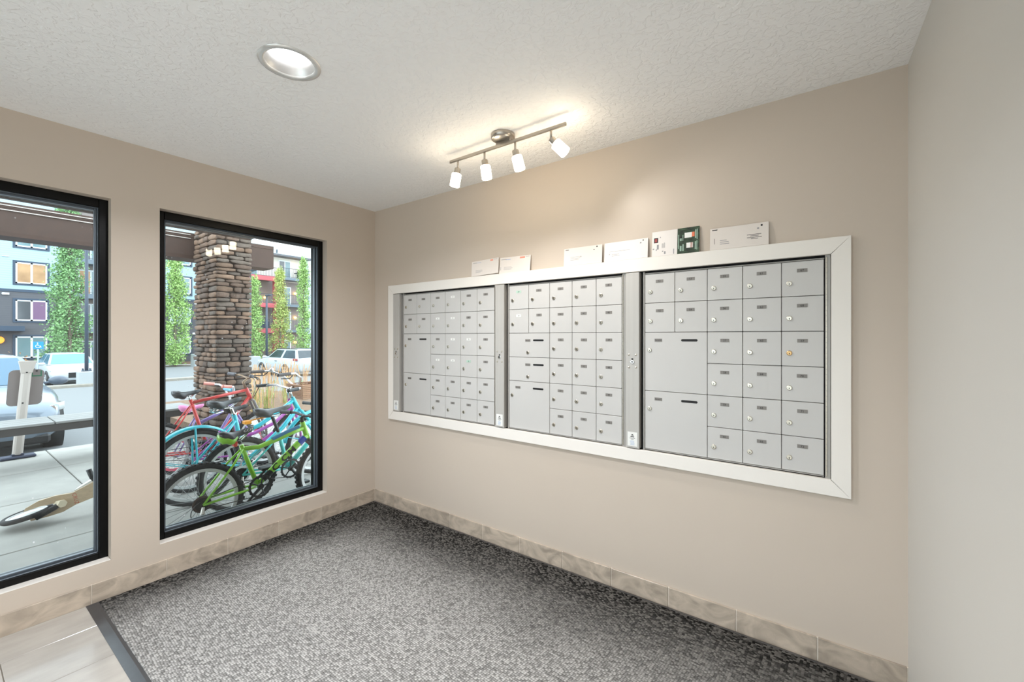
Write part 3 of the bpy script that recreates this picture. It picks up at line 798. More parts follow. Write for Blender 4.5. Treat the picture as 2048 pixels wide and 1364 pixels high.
# ------------------------------------------------------------------ bench and sign stand on the pavement
SLAT = M('weathered_grey_slat', (138, 138, 136), 0.7, noise=(10, 0.08, (1, 12, 12)))
BENCH_DK = M('dark_bench_frame', (64, 60, 58), 0.6, noise=(8, 0.15))
bench = thing('long_bench', 'long low bench of pale slats over a dark frame behind the bicycles', 'bench', (-2.5, 4.4, G))
for i in range(4):
    y = 4.09 + i * 0.15
    for a, b in ((-6.5, -3.91), (-3.90, -1.34), (-1.335, 0.02)):
        mb = MB(); mb.rbox(a, b - 0.006, y, y + 0.138, 0.372, 0.40, 0.004); build('slat', mb, SLAT, bench)
mb = MB(); mb.rbox(-6.5, 0.02, 4.10, 4.14, 0.288, 0.371, 0.003); mb.rbox(-6.5, 0.02, 4.62, 4.66, 0.288, 0.371, 0.003); build('frame_rail', mb, BENCH_DK, bench)
for x in (-5.5, -3.2, -0.35):
    mb = MB(); mb.rbox(x, x + 0.10, 4.15, 4.61, G, 0.30, 0.006); build('leg', mb, BENCH_DK, bench)

sg = thing('sign_stand', 'leaning white post with grey sign plate seen from behind', 'sign', (-1.55, 4.98, G))
POST_W = M('white_plastic_post', (190, 180, 172), 0.5)
mb = MB(); mb.tube([(-1.552, 4.98, G + 0.05), (-1.478, 4.98, 0.93)], 0.046, 14)
rs = []
for tz, rw in ((0.93, 0.046), (0.99, 0.056), (1.075, 0.075)):
    rs.append([(-1.478 + (tz - 0.93) * 0.07 + rw * sx, 4.98 + 0.046 * sy, tz) for sx, sy in ((-1, -1), (1, -1), (1, 1), (-1, 1))])
mb.rings(rs)
build('post', mb, POST_W, sg)
mb = MB()
P = []
x0, x1, z0, z1, rc = -1.632, -1.335, 0.52, 0.965, 0.05
for cx_, cz_, a0 in ((x1 - rc, z0 + rc, -90), (x1 - rc, z1 - rc, 0), (x0 + rc, z1 - rc, 90), (x0 + rc, z0 + rc, 180)):
    for k in range(6):
        t = math.radians(a0 + k * 18); xx = cx_ + rc * math.cos(t); zz = cz_ + rc * math.sin(t)
        P.append((xx + (zz - z0) * 0.06 - 0.01, 5.028, zz))
mb.prism(P, (0, 0.004, 0)); build('sign_plate', mb, M('grey_sign_back', (132, 122, 119), 0.5, metal=0.2), sg)
mb = MB(); xa, xb, za, zb, t_ = -1.432, -1.342, 0.875, 0.948, 0.011
mb.box(xa, xb, 5.0255, 5.0275, za, za + 0.016); mb.box(xa, xa + t_, 5.0255, 5.0275, za + 0.016, zb); mb.box(xb - t_, xb, 5.0255, 5.0275, za + 0.016, zb)
build('green_corner_mark', mb, M('green_corner_mark', (28, 104, 72), 0.5), sg)  # flat green mark near the plate corner
for x, z_ in ((-1.478, 0.935), (-1.512, 0.56), (-1.385, 0.945)):
    mb = MB(); mb.lathe([(0.010, 0), (0.009, 0.006), (0, 0.007)], (x, 4.936 if x < -1.4 else 5.026, z_), (0, -1, 0), 8); build('bolt', mb, INK, sg)
mb = MB(); mb.rbox(-1.70, -1.40, 4.90, 5.06, G, G + 0.035, 0.012); mb.rbox(-1.60, -1.50, 4.94, 5.02, G + 0.035, G + 0.06, 0.005)
build('base_plate', mb, M('blue_black_base', (44, 52, 76), 0.6), sg)

# ------------------------------------------------------------------ bicycles
TYRE = M('black_tyre_rubber', (32, 31, 32), 0.75, noise=(90, 0.2))
RIM = M('silver_rim', (206, 207, 206), 0.35, metal=0.35)
SPOKE = M('spoke_steel', (150, 152, 152), 0.35, metal=0.8)
BLACKP = M('black_plastic', (26, 26, 27), 0.4)
CHAINM = M('dark_chain_steel', (58, 54, 52), 0.45, metal=0.7)
def wheel(root, name, cx, r, tw, rim_m=RIM, tyre_m=TYRE, knob=True):
    """wheel in the x-z plane at height r"""
    c = (cx, 0, r)
    m_ = MB(); m_.smooth = True; Ri = r - tw * 1.55; m_.lathe([(Ri - 0.026, -0.006), (Ri, -0.013), (Ri + 0.008, -0.014), (Ri + 0.008, 0.014), (Ri, 0.013), (Ri - 0.026, 0.006), (Ri - 0.026, -0.006)], c, (0, 1, 0), 44)
    w = build(name, m_, rim_m, root, world=False)
    m_ = MB(); m_.smooth = True; m_.torus(c, (0, 1, 0), r - tw * 0.92, tw * 0.92, 48, 9)
    if knob:
        m_.smooth = False
        for k in range(44):
            t = 2 * PI * k / 44; d = Vector((math.cos(t), 0, math.sin(t))); u = Vector((-d.z, 0, d.x)); p = Vector(c) + d * (r - 0.004)
            for s in (-1, 1):
                q_ = p + Vector((0, s * tw * 0.42, 0)); a, b2, c2 = u * 0.010, Vector((0, 0.007, 0)), d * 0.006
                vs = [q_ + a * i + b2 * j + c2 * l for i, j, l in ((-1, -1, -1), (1, -1, -1), (1, 1, -1), (-1, 1, -1), (-1, -1, 1), (1, -1, 1), (1, 1, 1), (-1, 1, 1))]
                m_.add([tuple(v) for v in vs], [(4, 5, 6, 7), (0, 1, 5, 4), (1, 2, 6, 5), (2, 3, 7, 6), (3, 0, 4, 7)])
    build('tyre', m_, tyre_m, w, world=False)
    m_ = MB()
    for k in range(28):
        t = 2 * PI * k / 28; s = 0.022 if k % 2 else -0.022; t2 = t + (0.55 if (k // 2) % 2 else -0.55)
        m_.tube([(cx + 0.018 * math.cos(t2), s, r + 0.018 * math.sin(t2)), (cx + (r - tw - 0.008) * math.cos(t), s * 0.1, r + (r - tw - 0.008) * math.sin(t))], 0.0013, 4, False)
    build('spokes', m_, SPOKE, w, world=False, kind='stuff')
    m_ = MB(); m_.smooth = True; m_.lathe([(0.0, -0.05), (0.010, -0.05), (0.010, -0.032), (0.022, -0.028), (0.022, -0.024), (0.013, -0.02), (0.013, 0.02), (0.022, 0.024), (0.022, 0.028), (0.010, 0.032), (0.010, 0.05), (0.0, 0.05)], c, (0, 1, 0), 14)
    build('hub', m_, SPOKE, w, world=False)
    return w
def saddle(root, x0, x1, z, m_s, width=0.075, tilt=0.0, under=None, accent=None, springs=False):
    L = x1 - x0; rs = []
    for i in range(11):
        t = i / 10.0
        hw = width * (0.62 + 0.38 * math.sin(min(1, t / 0.28) * PI / 2)) if t < 0.28 else 0.022 + (width - 0.022) * (1 - min(1.0, (t - 0.28) / 0.42)) ** 1.4
        if t > 0.97: hw *= 0.6
        if t < 0.02: hw *= 0.75
        zt = z + 0.012 * math.cos(t * PI * 2) * 0.5 + (0.010 if t < 0.3 else 0) + tilt * t; dp = 0.078 if t < 0.45 else 0.045
        if t < 0.02 or t > 0.97: dp *= 0.6
        ring = []
        for k in range(10):
            a = 2 * PI * k / 10; ring.append((x0 + L * t, hw * math.cos(a), zt - dp / 2 + dp / 2 * math.copysign(abs(math.sin(a)) ** 0.7, math.sin(a))))
        rs.append(ring)
    m_ = MB(); m_.smooth = True; m_.rings(rs)
    s = build('saddle', m_, m_s, root, world=False)
    m_ = MB()
    for y in (-0.022, 0.022): m_.tube([(x0 + 0.04, y * 1.5, z - 0.035), (x0 + L * 0.3, y, z - 0.065), (x0 + L * 0.62, y, z - 0.065), (x1 - 0.04, y * 0.3, z - 0.025)], 0.0042, 6)
    if springs:
        for y in (-0.05, 0.05):
            pts = [(x0 + 0.045 + 0.018 * math.cos(k * 0.9), y + 0.018 * math.sin(k * 0.9), z - 0.10 + k * 0.0028) for k in range(24)]
            m_.tube(pts, 0.0042, 5)
            m_.tube([(x0 + 0.045, y, z - 0.10), (x0 + L * 0.42, y * 0.4, z - 0.09)], 0.005, 6)
    build('saddle_rail', m_, CHROME, s, world=False)
    if accent:
        m_ = MB(); m_.smooth = True
        rs2 = [[(p[0] - 0.002, p[1] * 1.03, p[2] - 0.016) for p in r_] for r_ in rs[:6]]
        m_.rings(rs2); build('saddle_side', m_, accent, s, world=False)
    return s
def crank(root, bx, bz, r, ang, col=BLACKP, arm=0.155, side=-0.055):
    m_ = MB()
    n = 36; rs_o = []; rs_i = []
    for s_ in (0, 1):
        y = side + s_ * 0.004
        rs_o.append([(bx + (r + (0.004 if k % 2 else -0.002)) * math.cos(2 * PI * k / n), y, bz + (r + (0.004 if k % 2 else -0.002)) * math.sin(2 * PI * k / n)) for k in range(n)])
        rs_i.append([(bx + r * 0.80 * math.cos(2 * PI * k / n), y, bz + r * 0.80 * math.sin(2 * PI * k / n)) for k in range(n)])
    m_.rings([rs_i[0], rs_o[0], rs_o[1], rs_i[1], rs_i[0]], True, False, False)
    for k in range(5):
        t = ang + 2 * PI * k / 5
        m_.tube([(bx, side, bz), (bx + r * 0.84 * math.cos(t), side, bz + r * 0.84 * math.sin(t))], 0.0055, 5)
    m_.lathe([(0.0, -0.012), (0.022, -0.012), (0.024, 0.004), (0.0, 0.004)], (bx, side, bz), (0, 1, 0), 12)
    c = build('crankset', m_, col, root, world=False)
    for s_, a in ((side - 0.016, ang), (-side + 0.016, ang + PI)):
        ex, ez = bx + arm * math.cos(a), bz + arm * math.sin(a)
        m_ = MB(); m_.tube([(bx, s_, bz), (ex, s_, ez)], [0.012, 0.009], 8); build('crank_arm', m_, col, c, world=False)
        yo = s_ + (-0.06 if s_ < 0 else 0.06)
        m_ = MB(); m_.rbox(ex - 0.045, ex + 0.045, min(s_, yo) - 0.02, max(s_, yo), ez - 0.012, ez + 0.012, 0.005); build('pedal', m_, BLACKP, c, world=False)
    return c
def chain(root, hx, hz, hr, bx, bz, br, side=-0.053):
    m_ = MB(); m_.tube([(hx, side, hz + hr), (bx, side, bz + br)], 0.0035, 5); m_.tube([(hx, side, hz - hr), (bx, side, bz - br)], 0.0035, 5)
    build('chain', m_, CHAINM, root, world=False)
def sprocket(root, hx, hz, r, disc=None, side=-0.036):
    m_ = MB()
    for k in range(5):
        rr_ = r * (1 - k * 0.13); m_.lathe([(0.0, side - k * 0.0045 - 0.002), (rr_, side - k * 0.0045 - 0.002), (rr_, side - k * 0.0045), (0, side - k * 0.0045)], (hx, 0, hz), (0, 1, 0), 26)
    c = build('cassette', m_, CHAINM, root, world=False)
    if disc:
        m_ = MB(); m_.lathe([(0, side + 0.003), (r * 1.32, side + 0.003), (r * 1.32, side + 0.005), (0, side + 0.005)], (hx, 0, hz), (0, 1, 0), 28); build('spoke_guard', m_, disc, c, world=False)
def derailleur(root, hx, hz):
    m_ = MB(); m_.tube([(hx, -0.06, hz - 0.015), (hx - 0.01, -0.07, hz - 0.055), (hx + 0.02, -0.065, hz - 0.09), (hx + 0.01, -0.06, hz - 0.14)], [0.010, 0.014, 0.010, 0.012], 8)
    m_.lathe([(0, -0.004), (0.02, -0.004), (0.02, 0.004), (0, 0.004)], (hx + 0.012, -0.058, hz - 0.14), (0, 1, 0), 12)
    d = build('derailleur', m_, STEEL, root, world=False)
    m_ = MB(); pts = [(hx - 0.005 - 0.07 * math.sin(t), -0.06, hz - 0.05 + 0.075 * math.cos(t)) for t in [0.2 + k * 0.28 for k in range(10)]]
    m_.tube(pts, 0.003, 5); build('gear_cable', m_, BLACKP, d, world=False)
def frame(root, tubes, mt, name='frame'):
    m_ = MB(); m_.smooth = True
    for pts, r in tubes: m_.tube(pts, r, 10)
    return build(name, m_, mt, root, world=False)
def grip(root, bar, a, b, mt, r=0.0165):
    m_ = MB(); m_.smooth = True; m_.tube([a, tuple(Vector(a).lerp(Vector(b), 0.06)), tuple(Vector(a).lerp(Vector(b), 0.94)), b], [r * 1.15, r, r, r * 1.05], 10)
    build('grip', m_, mt, bar, world=False)
def stays(hx, hz, bx, bz, sx, sz, rc=0.009, rs_=0.008):
    out = []
    for s in (-1, 1):
        out.append(([(hx, s * 0.062, hz), (hx + (bx - hx) * 0.75, s * 0.05, hz + (bz - hz) * 0.75), (bx, s * 0.022, bz)], rc))
        out.append(([(hx, s * 0.062, hz), (hx + (sx - hx) * 0.7, s * 0.052, hz + (sz - hz) * 0.7), (sx, s * 0.014, sz)], rs_))
    return out
def fork(root, crown, hub, mt, stem_top, r=0.013, crown_m=None):
    m_ = MB(); m_.smooth = True
    c = Vector(crown)
    for s in (-1, 1): m_.tube([(c.x, s * 0.02, c.z), (c.x + 0.008, s * 0.055, c.z - 0.012), (hub[0] - 0.012, s * 0.057, hub[2] + 0.12), (hub[0], s * 0.056, hub[2])], [r, r * 1.15, r, r * 0.8], 8)
    m_.tube([crown, stem_top], 0.0125, 8)
    return build('fork', m_, mt, root, world=False)
def Lc(hx): return lambda x, z, y=0.0: (x - hx, y, z - G)
def bike(label, hx, y, yaw=0.0, lean=0.0):
    return thing('bicycle', label, 'bicycle', (hx, y, G), (lean, 0, yaw), 'bicycles parked outside the window')

# 1: small green mountain bike right behind the glass
GREEN = M('lime_green_paint', (134, 196, 44), 0.3, noise=(3, 0.08), coat=0.4)
DKBLUE = M('dark_blue_paint', (36, 66, 168), 0.35)
hx = -1.056; L = Lc(hx); hb = 0.29
b1 = bike('lime green small mountain bike in front of all the others, right behind the glass', hx, 0.60, 0.0, 0.0)
wheel(b1, 'rear_wheel', 0, hb, 0.026); wheel(b1, 'front_wheel', 0.985, hb, 0.026)
H, B_, ST, TT, DT_, HT, HB = L(hx, G + hb), L(-0.668, 0.195), L(-0.785, 0.535), L(-0.302, 0.585), L(-0.268, 0.512), L(-0.305, 0.64), L(-0.256, 0.480)
f = frame(b1, stays(0, hb, B_[0], B_[2], ST[0] + 0.006, ST[2] - 0.03) + [
    ([ST, B_], 0.0165), ([L(-0.775, 0.505), L(-0.66, 0.495), L(-0.52, 0.528), L(-0.40, 0.563), TT], [0.017, 0.018, 0.019, 0.020, 0.021]),
    ([L(-0.655, 0.205), L(-0.52, 0.315), L(-0.38, 0.428), DT_], [0.022, 0.026, 0.027, 0.026]), ([HT, HB], 0.021)], GREEN)
d = Vector((DT_[0] - B_[0], 0, DT_[2] - B_[2])).normalized(); up = Vector((-d.z, 0, d.x))
m_ = MB()
for ch, px_, pz_ in (('C', -0.538, 0.310), ('C', -0.465, 0.368), ('M', -0.405, 0.415)): put_text(m_, ch, 0.074, Vector(L(px_, pz_)) + Vector((0, -0.0282, 0)), d, up, 1.15, 0.03)
build('lettering', m_, INK, f, world=False)
m_ = MB(); m_.tube([tuple(Vector(B_) + d * 0.05), tuple(Vector(B_) + d * 0.135)], 0.0258, 10); build('black_band', m_, INK, f, world=False)
m_ = MB(); m_.tube([tuple(Vector(DT_) - d * 0.085), tuple(Vector(DT_) - d * 0.02)], 0.0285, 10); build('blue_band', m_, DKBLUE, f, world=False)
m_ = MB(); m_.tube([L(-0.555, 0.538, -0.004), L(-0.44, 0.575, -0.004), L(-0.335, 0.603, -0.004)], 0.0155, 10); build('blue_stripe', m_, M('teal_blue_paint', (40, 110, 150), 0.4), f, world=False)
m_ = MB(); m_.tube([L(-0.79, 0.55), L(-0.818, 0.60)], 0.0125, 10); build('seat_post', m_, BLACKP, b1, world=False)
s_ = saddle(b1, -0.940 - hx, -0.70 - hx, 0.645 - G, M('black_vinyl_saddle', (38, 38, 44), 0.35), 0.062, 0.02, accent=GREEN)
m_ = MB(); put_text(m_, 'CCM', 0.026, L(-0.745, 0.648, -0.0265), Vector((1, 0, 0.12)).normalized(), Vector((-.12, 0, 1)).normalized(), 1.2); build('lettering', m_, PLATE_W, s_, world=False)
m_ = MB(); m_.rbox(-0.842 - hx, -0.818 - hx, -0.022, 0.022, 0.535 - G, 0.575 - G, 0.004); build('red_reflector', m_, M('red_reflector', (206, 66, 52), 0.3), b1, world=False)
fk = fork(b1, HB, (0.985, 0, hb), M('brown_grey_fork', (92, 78, 76), 0.4), HT, 0.014)
m_ = MB(); m_.smooth = True
m_.tube([L(-0.300, 0.63), L(-0.312, 0.672), L(-0.285, 0.69)], 0.016, 10)
m_.tube([L(-0.335, 0.70, -0.27), L(-0.30, 0.706, -0.13), L(-0.285, 0.69, -0.03), L(-0.285, 0.69, 0.03), L(-0.30, 0.706, 0.13), L(-0.335, 0.70, 0.27)], 0.0115, 8)
hbr = build('handlebar', m_, BLACKP, b1, world=False)
grip(b1, hbr, L(-0.34, 0.70, -0.29), L(-0.31, 0.706, -0.17), BLACKP); grip(b1, hbr, L(-0.34, 0.70, 0.29), L(-0.31, 0.706, 0.17), BLACKP)
crank(b1, B_[0], B_[2], 0.087, 3.87, BLACKP, 0.14)
sprocket(b1, 0, hb, 0.045, M('dark_brown_guard', (74, 56, 48), 0.4)); chain(b1, 0, hb, 0.035, B_[0], B_[2], 0.07); derailleur(b1, 0, hb)

# 2: teal mountain bike with black saddle
TEAL2 = M('mint_teal_paint', (70, 190, 184), 0.32, coat=0.4)
hx = -0.632; L = Lc(hx); hb = 0.315
b2 = bike('teal mountain bike with black saddle and orange rear reflector, second from the glass', hx, 1.02)
wheel(b2, 'rear_wheel', 0, hb, 0.028); wheel(b2, 'front_wheel', 1.03, hb, 0.028)
B_ = L(-0.222, 0.150); ST = L(-0.305, 0.50); HT, HB = L(0.10, 0.60), L(0.15, 0.475)
frame(b2, stays(0, hb, B_[0], B_[2], ST[0], ST[2] - 0.02) + [([ST, B_], 0.017), ([L(-0.295, 0.46), L(0.11, 0.575)], 0.018), ([B_, L(0.14, 0.50)], 0.023), ([HT, HB], 0.021)], TEAL2)
m_ = MB(); m_.tube([L(-0.303, 0.49), L(-0.365, 0.66)], 0.0145, 10); build('seat_post', m_, BLACKP, b2, world=False)
saddle(b2, -0.515 - hx, -0.195 - hx, 0.722 - G, M('grey_black_saddle', (62, 62, 64), 0.35), 0.068, 0.012)
m_ = MB(); m_.rbox(-0.60 - hx, -0.545 - hx, -0.03, 0.03, 0.615 - G, 0.645 - G, 0.005); m_.tube([L(-0.545, 0.64), L(-0.40, 0.655)], 0.006, 6); build('orange_reflector', m_, M('orange_reflector', (244, 160, 40), 0.3, emis=((244, 150, 30), 0.0)), b2, world=False)
fork(b2, HB, (1.03, 0, hb), BLACKP, HT, 0.016)
m_ = MB(); m_.smooth = True
m_.tube([L(0.10, 0.59), L(0.095, 0.655), L(0.15, 0.675)], 0.015, 8)
m_.tube([L(0.10, 0.69, -0.30), L(0.15, 0.68, -0.05), L(0.15, 0.68, 0.05), L(0.10, 0.69, 0.30)], 0.0115, 8)
hbr = build('handlebar', m_, BLACKP, b2, world=False)
grip(b2, hbr, L(0.095, 0.69, -0.31), L(0.12, 0.69, -0.19), BLACKP); grip(b2, hbr, L(0.095, 0.69, 0.31), L(0.12, 0.69, 0.19), BLACKP)
crank(b2, B_[0], B_[2], 0.088, 5.3, BLACKP, 0.165)
sprocket(b2, 0, hb, 0.055, M('clear_plastic_guard', (214, 220, 222), 0.2)); chain(b2, 0, hb, 0.05, B_[0], B_[2], 0.08); derailleur(b2, 0, hb)

# 3: turquoise cruiser with mudguards
TURQ = M('turquoise_paint', (40, 184, 200), 0.28, coat=0.5)
hx = -0.812; L = Lc(hx); hb = 0.335
b3 = bike('turquoise cruiser bicycle with full mudguards, sprung saddle and chrome handlebar', hx, 1.47, 0.0, 0.0)
wheel(b3, 'rear_wheel', 0, hb, 0.026, knob=False); wheel(b3, 'front_wheel', 1.13, hb, 0.026, knob=False)
B_ = L(-0.40, 0.150); ST = L(-0.500, 0.64); HT, HB = L(0.050, 0.735), L(0.118, 0.60)
frame(b3, stays(0, hb, B_[0], B_[2], ST[0] + 0.005, ST[2] - 0.06, 0.011, 0.011) + [
    ([ST, B_], 0.019), ([L(-0.47, 0.43), L(-0.28, 0.50), L(-0.10, 0.60), L(0.055, 0.705)], 0.020), ([L(-0.405, 0.17), L(-0.22, 0.30), L(-0.05, 0.44), L(0.105, 0.62)], 0.022), ([HT, HB], 0.023)], TURQ)
def mudguard(root, cx, r, hb, a0, a1, mt):
    rs = []; n = 26
    for i in range(n):
        t = math.radians(a0 + (a1 - a0) * i / (n - 1)); ring = []
        for k in range(6):
            s = (k / 5.0 - 0.5) * 2; ring.append((cx + (r - 0.018 * s * s) * math.cos(t), 0.042 * s, hb + (r - 0.018 * s * s) * math.sin(t)))
        for k in range(6):
            s = (0.5 - k / 5.0) * 2; rq = r - 0.003; ring.append((cx + (rq - 0.018 * s * s) * math.cos(t), 0.041 * s, hb + (rq - 0.018 * s * s) * math.sin(t)))
        rs.append(ring)
    m_ = MB(); m_.smooth = True; m_.rings(rs); g_ = build('mudguard', m_, mt, root, world=False)
    m_ = MB()
    for a in (92, 160):
        t = math.radians(a)
        for s in (-1, 1): m_.tube([(cx, s * 0.06, hb), (cx + (r - 0.02) * math.cos(t), s * 0.042, hb + (r - 0.02) * math.sin(t))], 0.008 if a == 92 else 0.004, 6)
    build('mudguard_stay', m_, mt, g_, world=False)
mudguard(b3, 0, 0.372, hb, 28, 190, TURQ); mudguard(b3, 1.13, 0.372, hb, 20, 170, TURQ)
m_ = MB(); m_.tube([L(-0.50, 0.63), L(-0.525, 0.70)], 0.014, 8); m_.lathe([(0.024, -0.006), (0.024, 0.006)], L(-0.503, 0.645), (-0.3, 0, 1), 10, True, True); build('seat_post', m_, CHROME, b3, world=False)
saddle(b3, -0.712 - hx, -0.440 - hx, 0.775 - G, M('dark_grey_saddle', (52, 54, 56), 0.38), 0.098, 0.02, springs=True)
fork(b3, HB, (1.13, 0, hb), TURQ, HT, 0.014)
m_ = MB(); m_.smooth = True
m_.tube([L(0.05, 0.735), L(0.03, 0.80), L(0.06, 0.815)], 0.012, 8)
for s in (-1, 1): m_.tube([L(0.06, 0.815, 0), L(0.055, 0.83, s * 0.12), L(0.0, 0.858, s * 0.25), L(-0.10, 0.857, s * 0.32), L(-0.15, 0.855, s * 0.335)], 0.0115, 8)
hbr = build('handlebar', m_, CHROME, b3, world=False)
for s in (-1, 1): grip(b3, hbr, L(-0.16, 0.855, s * 0.337), L(-0.045, 0.859, s * 0.30), BLACKP, 0.017)
crank(b3, B_[0], B_[2], 0.075, 0.4, CHROME, 0.15); chain(b3, 0, hb, 0.03, B_[0], B_[2], 0.07)

# 4: purple city bike with basket
PURP = M('magenta_purple_paint', (166, 62, 160), 0.3, coat=0.4)
hx = -0.72; L = Lc(hx); hb = 0.32
b4 = bike('purple step-through bicycle with wicker basket, bell and high chrome handlebar', hx, 1.88)
wheel(b4, 'rear_wheel', 0, hb, 0.024, knob=False); wheel(b4, 'front_wheel', 1.05, hb, 0.024, knob=False)
B_ = L(-0.26, 0.150); ST = L(-0.350, 0.52); HT, HB = L(0.22, 0.66), L(0.265, 0.50)
frame(b4, stays(0, hb, B_[0], B_[2], ST[0], ST[2] - 0.03) + [([ST, B_], 0.016), ([L(-0.31, 0.32), L(-0.15, 0.345), L(0.06, 0.42), L(0.245, 0.57)], 0.018), ([L(-0.255, 0.165), L(-0.06, 0.25), L(0.12, 0.36), L(0.258, 0.52)], 0.018), ([HT, HB], 0.02)], PURP)
m_ = MB(); m_.tube([L(-0.35, 0.51), L(-0.372, 0.61)], 0.0135, 8); build('seat_post', m_, CHROME, b4, world=False)
saddle(b4, -0.44 - hx, -0.215 - hx, 0.66 - G, BLACKP, 0.08, 0.0)
fork(b4, HB, (1.05, 0, hb), PURP, HT, 0.013)
m_ = MB(); m_.smooth = True
m_.tube([L(0.22, 0.65), L(0.20, 0.78), L(0.27, 0.80)], 0.013, 8)
for s in (-1, 1): m_.tube([L(0.29, 0.80, 0), L(0.30, 0.82, s * 0.08), L(0.25, 0.92, s * 0.20), L(0.15, 0.978, s * 0.28), L(0.03, 0.979, s * 0.31), L(-0.04, 0.977, s * 0.315)], 0.0115, 8)
hbr = build('handlebar', m_, CHROME, b4, world=False)
for s in (-1, 1):
    grip(b4, hbr, L(-0.055, 0.977, s * 0.316), L(0.085, 0.979, s * 0.30), M('dark_brown_grip', (72, 62, 58), 0.5), 0.018)
    m_ = MB(); m_.tube([L(0.12, 0.965, s * 0.29), L(0.08, 0.93, s * 0.30), L(-0.02, 0.935, s * 0.32)], 0.006, 6); build('brake_lever', m_, BLACKP, hbr, world=False)
m_ = MB(); m_.smooth = True; m_.lathe([(0.026, 0), (0.025, 0.012), (0.016, 0.024), (0, 0.028)], L(0.15, 0.99, 0.265), (0, -0.3, 1), 14, True); build('bell', m_, CHROME, hbr, world=False)
WICK = M('wicker', (168, 128, 100), 0.8, bump=(200, 0.5, 0.004))
m_ = MB()
for z_, e in ((0.72, 0.0), (0.742, 0.003), (0.764, 0.006), (0.786, 0.009), (0.808, 0.012), (0.83, 0.015), (0.852, 0.018), (0.872, 0.02)):
    x0, x1, yy_ = 0.30 - e, 0.54 + e, 0.15 + e
    P = [L(x0, z_ - .05, -yy_), L(x1, z_ - .05, -yy_), L(x1, z_ - .05, yy_), L(x0, z_ - .05, yy_), L(x0, z_ - .05, -yy_)]
    m_.tube(P, 0.0105, 5)
for k in range(7):
    for s in (-1, 1): m_.tube([L(0.30 + k * 0.04, 0.665, s * 0.15), L(0.30 + k * 0.04, 0.825, s * 0.168)], 0.006, 5)
    yk = -0.15 + k * 0.05
    for xx in (0.30, 0.54): m_.tube([L(xx, 0.665, yk), L(xx, 0.825, yk)], 0.006, 5)
m_.box(L(0.30, 0)[0], L(0.54, 0)[0], -0.15, 0.15, 0.66 - G, 0.668 - G)
build('basket', m_, WICK, b4, world=False)
crank(b4, B_[0], B_[2], 0.075, 1.2, CHROME, 0.15); chain(b4, 0, hb, 0.03, B_[0], B_[2], 0.07)

# 5: red mountain bike
RED = M('red_paint', (206, 62, 56), 0.32, coat=0.3)
hx = -0.90; L = Lc(hx); hb = 0.325
b5 = bike('red mountain bike with black saddle, nearest the stone column', hx, 2.27)
wheel(b5, 'rear_wheel', 0, hb, 0.025); wheel(b5, 'front_wheel', 1.03, hb, 0.025)
B_ = L(-0.44, 0.16); ST = L(-0.603, 0.725); HT, HB = L(-0.072, 0.79), L(-0.022, 0.66)
frame(b5, stays(0, hb, B_[0], B_[2], ST[0] + 0.01, ST[2] - 0.06) + [([ST, B_], 0.0165), ([L(-0.595, 0.69), L(-0.075, 0.770)], 0.0165), ([B_, L(-0.035, 0.69)], 0.019), ([HT, HB], 0.021)], RED)
m_ = MB(); m_.tube([L(-0.603, 0.72), L(-0.617, 0.765)], 0.0135, 8); build('seat_post', m_, CHROME, b5, world=False)
saddle(b5, -0.755 - hx, -0.515 - hx, 0.812 - G, M('black_saddle', (46, 46, 48), 0.35), 0.078, 0.008)
fork(b5, HB, (1.03, 0, hb), M('grey_fork', (120, 112, 108), 0.4), HT, 0.014)
m_ = MB(); m_.smooth = True
m_.tube([L(-0.076, 0.79), L(-0.10, 0.862), L(-0.05, 0.905)], 0.015, 8)
m_.tube([L(-0.12, 0.945, -0.28), L(-0.07, 0.93, -0.12), L(-0.05, 0.905, -0.03), L(-0.05, 0.905, 0.03), L(-0.07, 0.93, 0.12), L(-0.12, 0.945, 0.28)], 0.0115, 8)
hbr = build('handlebar', m_, M('bronze_bar', (150, 126, 104), 0.35, metal=0.6), b5, world=False)
for s in (-1, 1):
    grip(b5, hbr, L(-0.135, 0.948, s * 0.30), L(-0.105, 0.942, s * 0.20), M('grey_rubber_grip', (110, 108, 112), 0.5), 0.018)
    m_ = MB(); m_.tube([L(-0.08, 0.935, s * 0.17), L(-0.04, 0.915, s * 0.19), L(-0.06, 0.90, s * 0.27)], 0.006, 6); build('brake_lever', m_, BLACKP, hbr, world=False)
m_ = MB()
for k, (a, b_y) in enumerate(((-0.14, 0.14), (-0.10, 0.18), (0.12, -0.1))):
    pts = [L(-0.07 + 0.10 * math.sin(t * PI) + 0.05 * t, 0.93 - 0.30 * t * t, a * (1 - t)) for t in [i / 8.0 for i in range(9)]]
    m_.tube(pts, 0.0028, 5)
build('brake_cables', m_, BLACKP, hbr, world=False, kind='stuff')
crank(b5, B_[0], B_[2], 0.085, 2.2, BLACKP, 0.16); sprocket(b5, 0, hb, 0.05); chain(b5, 0, hb, 0.045, B_[0], B_[2], 0.08)

